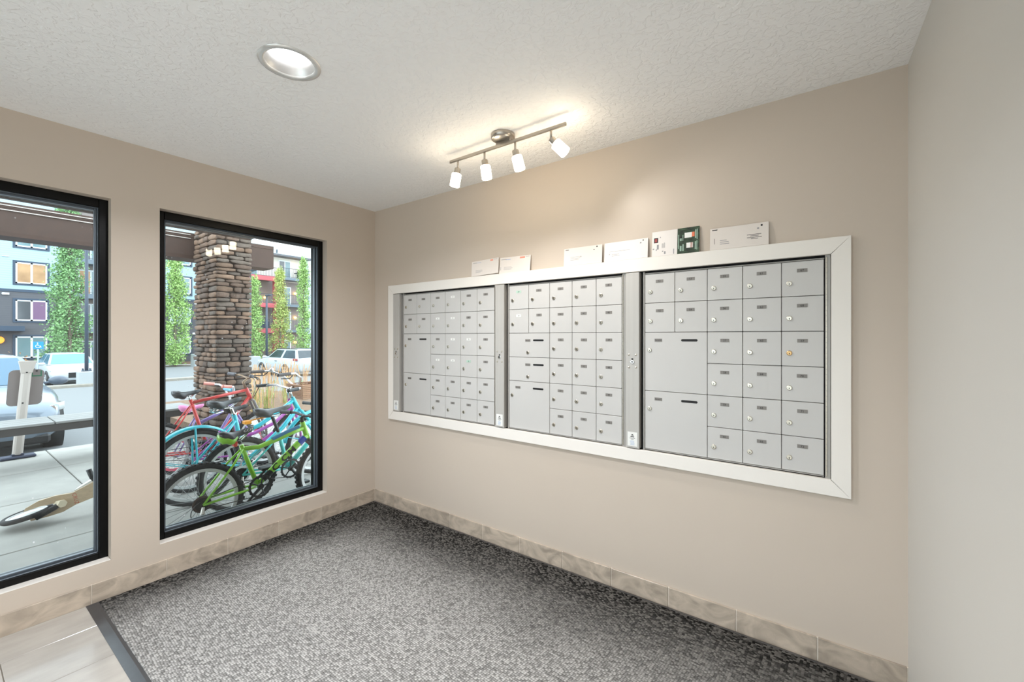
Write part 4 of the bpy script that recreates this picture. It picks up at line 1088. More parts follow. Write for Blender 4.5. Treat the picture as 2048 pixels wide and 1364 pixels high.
# 6: child's bike with pink saddle
LILAC = M('lilac_paint', (132, 112, 176), 0.35, coat=0.3)
PINK = M('pink_vinyl', (226, 140, 186), 0.4); PEACH = M('peach_pink_grip', (238, 160, 146), 0.5)
hx = -0.62; L = Lc(hx); hb = 0.205
b6 = bike("child's bicycle with pink saddle, peach grips and lilac frame beside the stone column", hx, 2.66)
wheel(b6, 'rear_wheel', 0, hb, 0.024, M('pink_rim', (220, 90, 110), 0.4), knob=False); wheel(b6, 'front_wheel', 0.74, hb, 0.024, M('pink_rim', (220, 90, 110), 0.4), knob=False)
B_ = L(-0.30, 0.11); ST = L(-0.43, 0.50); HT, HB = L(-0.085, 0.60), L(-0.045, 0.48)
frame(b6, stays(0, hb, B_[0], B_[2], ST[0], ST[2] - 0.03) + [([ST, B_], 0.0155), ([L(-0.40, 0.40), L(-0.23, 0.47), L(-0.07, 0.56)], 0.019), ([B_, L(-0.20, 0.25), L(-0.055, 0.51)], 0.017), ([HT, HB], 0.019)], LILAC)
m_ = MB(); m_.tube([L(-0.43, 0.49), L(-0.455, 0.575)], 0.0125, 8); build('seat_post', m_, CHROME, b6, world=False)
saddle(b6, -0.585 - hx, -0.355 - hx, 0.610 - G, PINK, 0.062, 0.0)
fork(b6, HB, (0.74, 0, hb), LILAC, HT, 0.012)
m_ = MB(); m_.smooth = True
m_.tube([L(-0.085, 0.60), L(-0.09, 0.67)], 0.012, 8)
for s in (-1, 1): m_.tube([L(-0.085, 0.67, 0), L(-0.085, 0.675, s * 0.07), L(-0.10, 0.77, s * 0.13), L(-0.13, 0.80, s * 0.20), L(-0.20, 0.81, s * 0.25)], 0.0115, 8)
hbr = build('handlebar', m_, M('white_painted_bar', (226, 222, 222), 0.4), b6, world=False)
m_ = MB(); m_.tube([L(-0.098, 0.755, -0.11), L(-0.098, 0.755, 0.11)], 0.024, 10); build('bar_pad', m_, M('sky_blue_pad', (120, 196, 222), 0.6), hbr, world=False)
for s in (-1, 1): grip(b6, hbr, L(-0.265, 0.822, s * 0.275), L(-0.165, 0.805, s * 0.235), PEACH, 0.019)
crank(b6, B_[0], B_[2], 0.06, 0.6, PINK, 0.11); chain(b6, 0, hb, 0.03, B_[0], B_[2], 0.055)

# wooden balance bike lying on its side
PLY = M('birch_plywood', (196, 172, 142), 0.55, noise=(6, 0.08, (1, 14, 14)))
bal = thing('balance_bike', 'wooden balance bike lying on its side on the pavement', 'bicycle', (-1.72, 2.40, G), (0, 0, 0))
_A = Vector((-1.883, 2.088, -0.098)); _u = Vector((0.94, -0.273, 0.205)).normalized(); _n = Vector((-0.284, -0.958, 0.029)).normalized(); _v = _n.cross(_u)
def PV(u, v, w=0.0): return tuple(_A + _u * u + _v * v + _n * w)
poly = [(.16, -.022), (.26, -.030), (.34, -.030), (.42, -.004), (.54, .010), (.68, .024), (.68, .150), (.57, .140), (.54, .132), (.42, .099), (.32, .117), (.23, .116), (.15, .088), (.135, .066), (.22, .070), (.305, .060), (.315, .035), (.305, .012), (.22, .004), (.15, .008)]
m_ = MB(); m_.prism([PV(a, b_, -0.011) for a, b_ in poly], _n * 0.022); body = build('plywood_body', m_, PLY, bal)
m_ = MB()
put_text(m_, 'CRUZ', 0.036, PV(0.428, 0.046, 0.0116), -_v, _u, 1.0); build('lettering', m_, M('faded_red_print', (188, 92, 74), 0.6), body)
c_ = Vector(PV(0.150, 0.036))
m_ = MB(); m_.smooth = True; m_.torus(c_, _v, 0.128, 0.019, 40, 10); w_ = build('wheel', m_, TYRE, bal)
m_ = MB(); m_.lathe([(0.10, -0.012), (0.115, -0.012), (0.115, 0.012), (0.10, 0.012), (0.10, -0.012)], c_, _v, 36); build('rim', m_, RIM, w_)
m_ = MB(); m_.lathe([(0, -0.008), (0.10, -0.006), (0.10, 0.006), (0, 0.008)], c_, _v, 30); build('disc', m_, M('pale_grey_disc', (206, 208, 206), 0.5), w_)
m_ = MB(); m_.smooth = True; m_.tube([PV(0.335, 0.045, 0.03), PV(0.31, 0.034, 0.05), PV(0.20, 0.004, 0.075)], [0.017, 0.021, 0.022], 12); build('grip', m_, BLACKP, bal)
m_ = MB(); m_.tube([PV(0.325, 0.046, 0.0), PV(0.36, 0.046, 0.055)], 0.030, 6); build('bar_block', m_, M('cream_block', (214, 200, 172), 0.6), bal)
m_ = MB(); m_.smooth = True; m_.tube([PV(0.565, 0.13, -0.02), PV(0.552, 0.17, -0.02), PV(0.545, 0.245, -0.02)], [0.014, 0.018, 0.019], 12); build('grip', m_, BLACKP, bal)
m_ = MB(); m_.prism([PV(.43, .098, -.012), PV(.55, .142, -.012), PV(.60, .150, -.012), PV(.60, .150, -.10), PV(.55, .142, -.12), PV(.45, .105, -.09)], _v * 0.012); build('seat_board', m_, M('sky_white_board', (226, 226, 222), 0.5), bal)  # white colour carries the sky reflection on this top face
m_ = MB(); c2 = Vector(PV(0.70, 0.085, -0.02)); m_.smooth = True; m_.torus(c2, _v, 0.10, 0.019, 36, 8); build('wheel', m_, TYRE, bal)

# ornamental grass beside the column
STRAW = M('dry_straw', (206, 164, 118), 0.8, island=0.25); BLADE = M('grass_blade', (150, 166, 92), 0.7, island=0.3)
gr = random.Random(5)
def grass(x, y, h, n):
    t = thing('ornamental_grass', 'clump of ornamental grass with straw-coloured upright stems beside the stone column', 'grass', (x, y, -0.16), group='ornamental grass clumps behind the bicycles')
    a = MB(); b = MB()
    for i in range(n):
        an = gr.uniform(0, 2 * PI); r0 = gr.uniform(0, 0.16); bx, by = r0 * math.cos(an), r0 * math.sin(an)
        hh = h * gr.uniform(0.72, 1.0); le = gr.uniform(0.02, 0.16); w = 0.004
        P0 = Vector((bx, by, 0)); P1 = Vector((bx + le * 0.4 * math.cos(an), by + le * 0.4 * math.sin(an), hh * 0.6)); P2 = Vector((bx + le * math.cos(an), by + le * math.sin(an), hh))
        s = Vector((gr.uniform(-1, 1), gr.uniform(-1, 1), 0)).normalized() * w
        a.add([P0 - s, P0 + s, P1 + s, P1 - s, P2 + s * 1.8, P2 - s * 1.8], [(0, 1, 2, 3), (3, 2, 4, 5)])
    for i in range(n):
        an = gr.uniform(0, 2 * PI); hh = h * gr.uniform(0.25, 0.55); le = gr.uniform(0.12, 0.34)
        P0 = Vector((gr.uniform(-.08, .08), gr.uniform(-.08, .08), 0)); P1 = P0 + Vector((le * 0.45 * math.cos(an), le * 0.45 * math.sin(an), hh)); P2 = P0 + Vector((le * math.cos(an), le * math.sin(an), hh * 0.9))
        s = Vector((-math.sin(an), math.cos(an), 0)) * 0.005
        b.add([P0 - s, P0 + s, P1 + s, P1 - s, P2], [(0, 1, 2, 3), (3, 2, 4)])
    build('stems', a, STRAW, t, world=False, kind='stuff'); build('blades', b, BLADE, t, world=False, kind='stuff')
for x, y, h in ((1.35, 5.9, 1.28), (1.75, 6.3, 1.3), (2.08, 6.5, 1.33), (2.74, 7.0, 1.35), (3.3, 7.35, 1.35), (3.9, 7.6, 1.35), (1.9, 7.2, 1.38), (2.4, 7.7, 1.38), (2.9, 8.2, 1.38), (1.15, 6.6, 1.2), (3.55, 8.6, 1.38)):
    grass(x, y, h * 0.68, 26)

# ------------------------------------------------------------------ cars
CARGLASS = M('dark_car_glass', (34, 46, 54), 0.06, spec=0.8); TYREC = M('car_tyre', (30, 30, 31), 0.8); ALLOY = M('alloy_wheel', (170, 174, 176), 0.35, metal=0.7)
HEADL = M('headlamp_glass', (206, 214, 216), 0.1, spec=0.8); CARBLK = M('car_black_trim', (22, 23, 25), 0.5)
def car(label, loc, yaw, paint, L_, W_, Hh, prof, cab, wheels, rw, glass=CARGLASS, headlamp=None, grilles=(), extra=None, mirror=None):
    """front at +x; prof = [(x, half width factor, underside z, shoulder z)], cab = (windscreen base x, roof front x, roof rear x, rear window base x, belt z)"""
    t = thing('car', label, 'car', loc, (0, 0, yaw))
    rs = []; hw = W_ / 2
    for x, f, zb, zs in prof:
        w = hw * f; zm = zb + (zs - zb) * 0.55; ring = []
        half = [(0.0, zb), (w * 0.80, zb), (w * 0.95, zb + 0.10), (w, zm), (w * 0.98, zs - 0.07), (w * 0.90, zs - 0.01), (w * 0.5, zs + 0.025), (0.0, zs + 0.035)]
        ring = [(x, -a, b) for a, b in half] + [(x, a, b) for a, b in half[-2:0:-1]]
        rs.append(ring)
    m_ = MB(); m_.smooth = True; m_.rings(rs); body = build('car_body', m_, paint, t, world=False)
    wb, rf, rr_, rb, zb = cab
    def sec(x, z, f): return [(x, -hw * f, z), (x, hw * f, z)]
    lo, hi = 0.88, 0.66
    A = [(wb, -hw * lo, zb), (wb, hw * lo, zb), (rb, hw * lo, zb), (rb, -hw * lo, zb)]
    Bt = [(rf, -hw * hi, Hh - 0.02), (rf, hw * hi, Hh - 0.02), (rr_, hw * hi, Hh - 0.02), (rr_, -hw * hi, Hh - 0.02)]
    Ct = [((rf * 0.9 + rr_ * 0.1), -hw * hi * 0.7, Hh + 0.015), ((rf * 0.9 + rr_ * 0.1), hw * hi * 0.7, Hh + 0.015), ((rr_ * 0.9 + rf * 0.1), hw * hi * 0.7, Hh + 0.015), ((rr_ * 0.9 + rf * 0.1), -hw * hi * 0.7, Hh + 0.015)]
    m_ = MB(); m_.rings([A, Bt, Ct]); build('cabin', m_, paint, t, world=False)
    def pane(a, b, c, d, m=0.07, out=0.008, name='car_window'):
        a, b, c, d = map(Vector, (a, b, c, d)); n = (b - a).cross(d - a).normalized(); cen = (a + b + c + d) / 4
        if n.dot(cen - Vector(((wb + rb) / 2, 0, zb))) < 0: n = -n
        def bl(s, r): return a.lerp(b, s).lerp(d.lerp(c, s), r)
        P = [bl(m, m * 1.2), bl(1 - m, m * 1.2), bl(1 - m, 1 - m), bl(m, 1 - m)]
        k = MB(); k.prism([tuple(p - n * 0.01) for p in P], n * (0.01 + out)); build(name, k, glass, t, world=False)
    pane(A[0], A[1], Bt[1], Bt[0], 0.05, name='windscreen'); pane(A[3], A[2], Bt[2], Bt[3], 0.08, name='rear_window')
    for i, j in ((0, 3), (1, 2)):
        a0, a1, b0, b1_ = Vector(A[i]), Vector(A[j]), Vector(Bt[i]), Vector(Bt[j])
        pane(a0.lerp(a1, 0.0), a0.lerp(a1, 0.50), b0.lerp(b1_, 0.46), b0, 0.07, name='side_window')
        pane(a0.lerp(a1, 0.50), a0.lerp(a1, 1.0), b1_, b0.lerp(b1_, 0.50), 0.07, name='side_window')
    for wx in wheels:
        for s in (-1, 1):
            yo = s * (hw - 0.09)
            k = MB(); k.smooth = True; k.lathe([(rw + 0.05, -0.10), (rw + 0.05, 0.096)], (wx, yo, rw), (0, s, 0), 28, True, True); build('wheel_arch', k, CARBLK, t, world=False)
            k = MB(); k.smooth = True; k.lathe([(rw * 0.66, -0.1), (rw - 0.03, -0.1), (rw, -0.07), (rw, 0.08), (rw - 0.03, 0.108), (rw * 0.66, 0.108), (rw * 0.6, 0.08)], (wx, yo, rw), (0, s, 0), 28); wl = build('car_wheel', k, TYREC, t, world=False)
            k = MB(); k.lathe([(0, 0.085), (rw * 0.66, 0.085)], (wx, yo, rw), (0, s, 0), 24)
            for q_ in range(5):
                a = 2 * PI * q_ / 5 + 0.3; k.tube([(wx, yo + s * 0.10, rw), (wx + rw * 0.62 * math.cos(a), yo + s * 0.098, rw + rw * 0.62 * math.sin(a))], rw * 0.09, 5)
            k.torus((wx, yo + s * 0.095, rw), (0, 1, 0), rw * 0.62, 0.016, 24, 6)
            build('alloy_rim', k, ALLOY if q_ else CARBLK, wl, world=False)
    for s in (-1, 1):
        k = MB(); k.smooth = True; k.ball((wb - 0.12, s * (hw + 0.06), zb + 0.06), 0.07, 0.12, 0.075); k.tube([(wb - 0.14, s * hw * 0.86, zb + 0.02), (wb - 0.12, s * (hw + 0.02), zb + 0.04)], 0.02, 6); build('door_mirror', k, mirror or paint, t, world=False)
        if headlamp:
            x0, x1, z0, z1, f0, f1 = headlamp
            k = MB(); k.smooth = True
            k.rings([[(x1, s * hw * f1, z0), (x1, s * hw * f1, z1), (x1 - 0.05, s * hw * (f1 - 0.06), z1), (x1 - 0.05, s * hw * (f1 - 0.06), z0)],
                     [(x0, s * hw * f0, z0 + 0.04), (x0, s * hw * f0, z1 + 0.05), (x0 - 0.05, s * hw * (f0 - 0.1), z1 + 0.04), (x0 - 0.05, s * hw * (f0 - 0.1), z0)]])
            hl = build('headlamp', k, HEADL, t, world=False)
            k = MB(); k.lathe([(0.0, 0.0), (0.05, 0.0), (0.055, 0.012), (0.048, 0.014), (0, 0.014)], ((x0 + x1) / 2 + 0.045, s * hw * ((f0 + f1) / 2 + 0.03), (z0 + z1) / 2 + 0.02), (1, 0, 0.1), 16); build('lamp_reflector', k, CHROME, hl, world=False)
    for nm, (x, ya, yb, za, zb2) in grilles:
        k = MB(); k.rbox(x - 0.05, x, ya, yb, za, zb2, 0.02); build(nm, k, CARBLK, t, world=False)
    if extra: extra(t, hw)
    return t
SILVER = M('silver_blue_car_paint', (118, 130, 142), 0.25, metal=0.3, coat=0.4); WHITEC = M('white_car_paint', (176, 182, 186), 0.3, coat=0.3)
def near_extra(t, hw):
    k = MB(); k.lathe([(0, 0), (0.05, 0), (0.056, 0.01), (0, 0.012)], (2.135, hw * 0.62, 0.34), (1, 0, 0), 14); build('fog_lamp', k, CARBLK, t, world=False)
    k = MB(); k.rbox(2.06, 2.18, -hw * 0.78, hw * 0.78, 0.17, 0.30, 0.03); build('lower_bumper', k, CARBLK, t, world=False)
car('silver blue coupe parked nose towards the window behind the sign stand', (-1.83, 8.05, -0.30), -PI / 2, SILVER, 4.4, 1.72, 1.36,
    [(2.20, 0.66, 0.30, 0.56), (2.14, 0.82, 0.20, 0.66), (1.9, 0.93, 0.18, 0.74), (1.5, 0.98, 0.18, 0.82), (1.0, 1.0, 0.18, 0.88), (0.4, 1.0, 0.18, 0.90), (-1.0, 1.0, 0.18, 0.90), (-1.8, 0.96, 0.22, 0.92), (-2.15, 0.86, 0.3, 0.90), (-2.2, 0.7, 0.35, 0.8)],
    (0.92, 0.18, -0.85, -1.65, 0.90), (1.38, -1.25), 0.31, M('pale_sky_glass', (40, 88, 116), 0.06, spec=0.8),  # sky reflection put into the glass colour
    (1.86, 2.10, 0.56, 0.66, 0.985, 0.56), (('grille', (2.20, -0.28, 0.28, 0.42, 0.52)), ('air_intake', (2.165, -0.55, 0.55, 0.20, 0.34))), near_extra, M('blue_grey_mirror', (84, 94, 108), 0.3, coat=0.3))
car('white sedan parked across the car park facing the window', (1.98, 27.3, road_z(26.0)), -PI / 2 + 0.02, WHITEC, 4.8, 1.85, 1.47,
    [(2.40, 0.70, 0.30, 0.62), (2.33, 0.86, 0.20, 0.72), (2.0, 0.95, 0.18, 0.82), (1.5, 0.99, 0.18, 0.90), (0.9, 1.0, 0.18, 0.95), (-1.2, 1.0, 0.18, 0.97), (-2.0, 0.95, 0.22, 0.98), (-2.35, 0.85, 0.3, 0.95), (-2.4, 0.7, 0.35, 0.85)],
    (1.05, 0.30, -0.95, -1.75, 0.95), (1.45, -1.40), 0.33, M('sky_tinted_glass', (84, 128, 146), 0.08, spec=0.6), (2.02, 2.30, 0.66, 0.74, 0.97, 0.58), (('grille', (2.41, -0.36, 0.36, 0.38, 0.64)), ('air_intake', (2.40, -0.75, 0.75, 0.22, 0.28))))  # windscreen blue is reflected sky put into the base colour
def suv_extra(t, hw):
    for s in (-1, 1):
        k = MB(); k.tube([(0.5, s * hw * 0.56, 1.53), (-1.7, s * hw * 0.56, 1.53)], 0.02, 6); build('roof_rail', k, CARBLK, t, world=False)
        k = MB(); k.rbox(-2.36, -1.98, s * hw * 0.93 - 0.04, s * hw * 0.93 + 0.04, 0.92, 1.04, 0.015); build('tail_lamp', k, M('tail_lamp_red', (150, 60, 62), 0.2), t, world=False)
        k = MB(); k.rbox(-0.30, -0.10, s * hw - 0.01, s * hw + 0.025, 0.86, 0.89, 0.005); build('door_handle', k, CARBLK, t, world=False)
car('white sport utility vehicle parked behind the grass, right of the stone column', (10.05, 21.4, -0.80), PI / 2, WHITEC, 4.7, 1.86, 1.50,
    [(2.32, 0.70, 0.36, 0.70), (2.25, 0.86, 0.26, 0.84), (1.9, 0.95, 0.24, 0.92), (1.4, 0.99, 0.24, 0.98), (0.9, 1.0, 0.24, 1.0), (-1.5, 1.0, 0.24, 1.02), (-2.1, 0.97, 0.28, 1.03), (-2.33, 0.88, 0.36, 1.02), (-2.38, 0.78, 0.40, 0.95)],
    (1.05, 0.30, -1.75, -2.20, 1.0), (1.48, -1.22), 0.345, CARGLASS, (1.95, 2.2, 0.72, 0.80, 0.96, 0.58), (), suv_extra)

# ------------------------------------------------------------------ lamp posts, accessible-parking sign
POLE = M('dark_blue_grey_pole', (62, 72, 86), 0.45)
def lamp_post(x, y, zb, hb_, hp, w, label, pr=0.07):
    t = thing('lamp_post', label, 'lamp post', (x, y, zb))
    m_ = MB(); m_.rbox(x - w / 2, x + w / 2, y - w / 2, y + w / 2, zb - 0.2, zb + hb_, 0.03); build('concrete_base', m_, M('white_painted_concrete', (160, 164, 166), 0.7), t)
    m_ = MB(); m_.rbox(x - 0.16, x + 0.16, y - 0.16, y + 0.16, zb + hb_, zb + hb_ + 0.03, 0.01)
    for a in (-0.12, 0.12):
        for b in (-0.12, 0.12): m_.lathe([(0.02, 0.0), (0.02, 0.1), (0, 0.11)], (x + a, y + b, zb + hb_ + 0.03), (0, 0, 1), 6)
    build('anchor_plate', m_, POLE, t)
    m_ = MB(); m_.smooth = True; m_.tube([(x, y, zb + hb_), (x, y, zb + hp)], [pr, pr * 0.8], 12); build('pole', m_, POLE, t)
    m_ = MB(); m_.rbox(x - 0.12, x + 0.12, y - 0.75, y + 0.05, zb + hp, zb + hp + 0.12, 0.03); build('lantern', m_, POLE, t)
lamp_post(2.14, 24.05, -0.78, 0.60, 7.2, 0.60, 'dark lamp post on white concrete block in front of the white sedan')
lamp_post(16.2, 38.0, -1.10, 0.72, 6.2, 0.55, 'dark lamp post in front of the red balconies', 0.10)
lamp_post(11.50, 30.0, -0.95, 0.95, 7.0, 0.96, 'lamp post hidden by the column, its white block showing right of the column', 0.07)
lamp_post(11.62, 40.0, -1.12, 1.05, 7.0, 0.95, 'lamp post hidden by the column, its white block showing left of the column', 0.07)
sp = thing('parking_sign', 'blue accessible parking sign on grey post behind the silver car', 'sign', (0.97, 27.0, -0.75))
m_ = MB(); m_.tube([(0.97, 27.02, -0.9), (0.97, 27.02, 1.13)], 0.035, 8); build('post', m_, M('galvanised_post', (170, 182, 192), 0.4, metal=0.4), sp)
m_ = MB(); m_.rbox(0.80, 1.14, 26.965, 26.98, 0.81, 1.15, 0.004); pl_ = build('sign_plate', m_, M('sign_blue', (20, 130, 214), 0.5), sp)
m_ = MB()
o_ = Vector((0.96, 26.962, 0.96)); X_, Z_ = Vector((1, 0, 0)), Vector((0, 0, 1))
arc = [tuple(o_ + X_ * (0.075 * math.cos(a)) + Z_ * (-0.02 + 0.075 * math.sin(a))) for a in [math.radians(120 + k * 20) for k in range(13)]]
m_.tube(arc, 0.012, 5); m_.tube([tuple(o_ + X_ * -.01 + Z_ * .10), tuple(o_ + X_ * 0.0 + Z_ * 0.0), tuple(o_ + X_ * .07 + Z_ * 0.0), tuple(o_ + X_ * .10 + Z_ * -.08)], 0.013, 5)
m_.ball(tuple(o_ + X_ * -.015 + Z_ * .13), 0.022, 0.01, 0.022, 8, 5)
build('wheelchair_symbol', m_, PLATE_W, pl_)

# ------------------------------------------------------------------ trees
BARK = M('grey_bark', (120, 108, 96), 0.9)
def tree(x, y, z, h, r, n, col, label, seed, bulge=0.35, leaf=0.095):
    t = thing('tree', label, 'tree', (x, y, z))
    m_ = MB(); m_.tube([(0, 0, -0.1), (0.02, 0, h * 0.3), (-0.03, 0.02, h * 0.65), (0, 0, h * 0.95)], [0.11, 0.09, 0.06, 0.015], 8)
    R = random.Random(seed)
    for k in range(26):
        z0 = h * R.uniform(0.06, 0.85); a = R.uniform(0, 2 * PI); l = h * 0.14
        m_.tube([(0, 0, z0), (r * .3 * math.cos(a), r * .3 * math.sin(a), z0 + l * .5), (r * .55 * math.cos(a), r * .55 * math.sin(a), z0 + l)], [0.03, 0.02, 0.008], 5)
    build('trunk', m_, BARK, t, world=False)
    rng = np.random.default_rng(seed)
    nb = 150
    bz = rng.uniform(0.03, 1.0, nb); prof = np.minimum(1.0, (bz + 0.02) / 0.10) ** 0.6 * np.power(np.maximum(0.0, 1 - bz), 0.30) * (1 + bulge * np.exp(-((bz - 0.25) / 0.2) ** 2)) * rng.uniform(0.45, 1.15, nb)
    an = rng.uniform(0, 2 * PI, nb); br = np.sqrt(rng.uniform(0.05, 1.25, nb)) * r * prof
    cx_, cy_, cz_ = br * np.cos(an), br * np.sin(an), bz * h
    i = rng.integers(0, nb, n)
    P = np.stack([cx_[i], cy_[i], cz_[i]], 1) + rng.normal(0, 1, (n, 3)) * np.array([r * .17, r * .17, h * 0.030])
    P[:, 2] = np.maximum(P[:, 2], 0.12)
    u = rng.normal(0, 1, (n, 3)); u /= np.linalg.norm(u, axis=1, keepdims=True)
    w = np.cross(u, rng.normal(0, 1, (n, 3))); w /= np.linalg.norm(w, axis=1, keepdims=True)
    s = leaf * rng.uniform(0.6, 1.2, (n, 1))
    V = np.stack([P - u * s, P + w * s * 0.55, P + u * s, P - w * s * 0.55], 1).reshape(-1, 3)
    me = bpy.data.meshes.new('foliage'); me.from_pydata(V.tolist(), [], np.arange(n * 4).reshape(-1, 4).tolist()); me.materials.append(col)
    o = link(bpy.data.objects.new('foliage', me)); o.parent = t; o['kind'] = 'stuff'
LEAF1 = M('fresh_green_leaves', (152, 184, 108), 0.6, island=0.42); LEAF2 = M('yellow_green_leaves', (178, 190, 110), 0.6, island=0.4); LEAF3 = M('deep_green_leaves', (124, 162, 108), 0.6, island=0.45)
tree(3.70, 39.0, -1.02, 12.5, 1.02, 13000, LEAF3, 'tall columnar green tree left of the lamp post, in the left window', 1)
tree(10.35, 41.5, -1.05, 10.6, 1.05, 10000, LEAF1, 'columnar green tree left of the stone column, before the grey wall', 2)
tree(16.55, 41.5, -1.05, 8.2, 0.80, 9000, LEAF1, 'green tree half hidden by the right edge of the column', 3, 0.8)
tree(19.75, 42.9, -1.05, 9.3, 0.82, 7500, LEAF2, 'yellow green tree between the red balconies and the grey balconies', 4, 0.25)
tree(20.95, 40.5, -1.05, 10.3, 0.74, 7500, LEAF1, 'slender green tree furthest right in the right window', 6, 0.3)
def shrub(x, y, r, h, mt, label, seed):
    rng = np.random.default_rng(seed); n = 500
    P = rng.normal(0, 1, (n, 3)) * np.array([r * .5, r * .5, h * .28]) + np.array([0, 0, h * .45]); P[:, 2] = np.abs(P[:, 2])
    u = rng.normal(0, 1, (n, 3)); u /= np.linalg.norm(u, axis=1, keepdims=True); w = np.cross(u, rng.normal(0, 1, (n, 3))); w /= np.linalg.norm(w, axis=1, keepdims=True)
    V = np.stack([P - u * .1, P + w * .06, P + u * .1, P - w * .06], 1).reshape(-1, 3)
    me = bpy.data.meshes.new('shrub'); me.from_pydata(V.tolist(), [], np.arange(n * 4).reshape(-1, 4).tolist()); me.materials.append(mt)
    o = link(bpy.data.objects.new('shrub', me)); o.location = (x, y, -1.0); tag(o, label, 'shrub')
shrub(1.75, 45.5, 0.6, 0.9, M('rusty_foliage', (196, 150, 104), 0.8, island=0.3), 'rust-coloured shrub under the ground floor window of the grey wall', 21)
shrub(11.3, 45.3, 0.7, 0.9, M('olive_foliage', (132, 130, 92), 0.8, island=0.3), 'low olive shrub at the foot of the tree left of the column', 22)
shrub(13.7, 44.2, 0.7, 0.8, M('brown_foliage', (150, 116, 92), 0.8, island=0.3), 'low brown shrub beside the white block left of the column', 23)

# ------------------------------------------------------------------ apartment building across the car park
def siding(name, col, pitch):
    m = bpy.data.materials.new(name); m.use_nodes = True; nt = m.node_tree; N = nt.nodes; Lk = nt.links; b = N['Principled BSDF']
    b.inputs['Roughness'].default_value = 0.6
    tc = N.new('ShaderNodeTexCoord'); sp_ = N.new('ShaderNodeSeparateXYZ'); Lk.new(tc.outputs['Object'], sp_.inputs[0])
    mo = N.new('ShaderNodeMath'); mo.operation = 'MODULO'; mo.inputs[1].default_value = pitch
    ad = N.new('ShaderNodeMath'); ad.operation = 'ADD'; ad.inputs[1].default_value = 100 * pitch; Lk.new(sp_.outputs[2], ad.inputs[0]); Lk.new(ad.outputs[0], mo.inputs[0])
    mr = N.new('ShaderNodeMapRange'); mr.inputs['From Max'].default_value = pitch * 0.22; mr.inputs['To Min'].default_value = 0.72; mr.inputs['To Max'].default_value = 1.0
    Lk.new(mo.outputs[0], mr.inputs['Value'])
    mx = N.new('ShaderNodeMix'); mx.data_type = 'RGBA'; mx.blend_type = 'MULTIPLY'; mx.inputs[0].default_value = 1; mx.inputs[6].default_value = lin(col); Lk.new(mr.outputs[0], mx.inputs[7])
    Lk.new(mx.outputs[2], b.inputs['Base Color'])
    return m
SID_B = siding('light_blue_siding', (164, 190, 200), 0.17); SID_G = siding('dark_grey_siding', (90, 90, 96), 0.17)
NAVY = M('navy_trim', (56, 72, 92), 0.5); TAUPE = M('taupe_stucco', (150, 138, 134), 0.8); REDP = M('red_stucco', (200, 94, 102), 0.7); CREAM = M('cream_stucco', (232, 224, 210), 0.8); PALE = M('pale_blue_stucco', (206, 224, 232), 0.8)
SLAB = M('grey_balcony_slab', (108, 120, 132), 0.6); RAILM = M('dark_railing', (70, 78, 88), 0.5); WFR = M('white_window_frame', (236, 242, 244), 0.4)
PANE_B = M('grey_blue_pane', (112, 138, 144), 0.12, spec=0.9); PANE_D = M('dark_pane', (84, 86, 92), 0.12, spec=0.8); WARM = M('warm_lit_pane', (160, 132, 100), 0.3, noise=(0.9, 0.4), emis=((255, 170, 84), 0.12)); CURT = M('magenta_curtain', (122, 92, 122), 0.7)
LIT = M('lit_wall_lamp', (255, 220, 140), 0.4, emis=((255, 196, 92), 6.0))
GZ = -1.25; BY = 47.0
bld = thing('apartment_building', 'four-storey apartment building with blue, grey and red walls across the car park', 'building', (12, BY, GZ))
def part(name, mt, *boxes, bev=0.0):
    m_ = MB()
    for b in boxes:
        if bev: m_.rbox(*b, bev)
        else: m_.box(*b)
    return build(name, m_, mt, bld)
def win(x0, x1, z0, z1, panes, y=BY):
    f = part('window', NAVY, (x0 - 0.14, x1 + 0.14, y - 0.05, y + 0.02, z0 - 0.14, z1 + 0.14))
    m_ = MB(); w = 0.09; xm = (x0 + x1) / 2
    m_.box(x0, x0 + w, y - 0.085, y, z0, z1); m_.box(x1 - w, x1, y - 0.085, y, z0, z1); m_.box(x0, x1, y - 0.085, y, z1 - w, z1); m_.box(x0, x1, y - 0.085, y, z0, z0 + w); m_.box(xm - 0.06, xm + 0.06, y - 0.085, y, z0, z1)
    build('white_frame', m_, WFR, f)
    for k, mt in enumerate(panes):
        a, b = (x0 + w, xm - 0.06) if k == 0 else (xm + 0.06, x1 - w)
        m_ = MB(); m_.box(a, b, y - 0.065, y - 0.052, z0 + w, z1 - w); build('pane', m_, mt, f)
def door(x0, x1, z0, z1, y=BY, mt=PANE_D):
    f = part('patio_door', WFR, (x0, x1, y - 0.06, y, z0, z1)); m_ = MB(); xm = (x0 + x1) / 2
    m_.box(x0 + 0.11, xm - 0.05, y - 0.075, y - 0.062, z0 + 0.1, z1 - 0.12); build('pane', m_, mt, f)
    m_ = MB(); m_.box(xm + 0.05, x1 - 0.11, y - 0.075, y - 0.062, z0 + 0.1, z1 - 0.12); build('pane', m_, PANE_B, f)
def railing(x0, x1, z, y, sides=()):
    m_ = MB(); m_.box(x0, x1, y - 0.03, y + 0.03, z + 1.02, z + 1.07); m_.box(x0, x1, y - 0.02, y + 0.02, z + 0.08, z + 0.12)
    x = x0
    while x < x1: m_.box(x, x + 0.025, y - 0.012, y + 0.012, z + 0.1, z + 1.04); x += 0.16
    for xs_ in sides:
        m_.box(xs_ - 0.03, xs_ + 0.03, y, BY, z + 1.02, z + 1.07); yy_ = y
        while yy_ < BY: m_.box(xs_ - 0.012, xs_ + 0.012, yy_, yy_ + 0.025, z + 0.1, z + 1.04); yy_ += 0.16
    build('railing', m_, RAILM, bld)
def wall_lamp(x, z, y=BY):
    m_ = MB(); m_.smooth = True; m_.ball((x, y - 0.15, z), 0.17, 0.12, 0.12, 10, 6); build('wall_lamp', m_, LIT, bld)
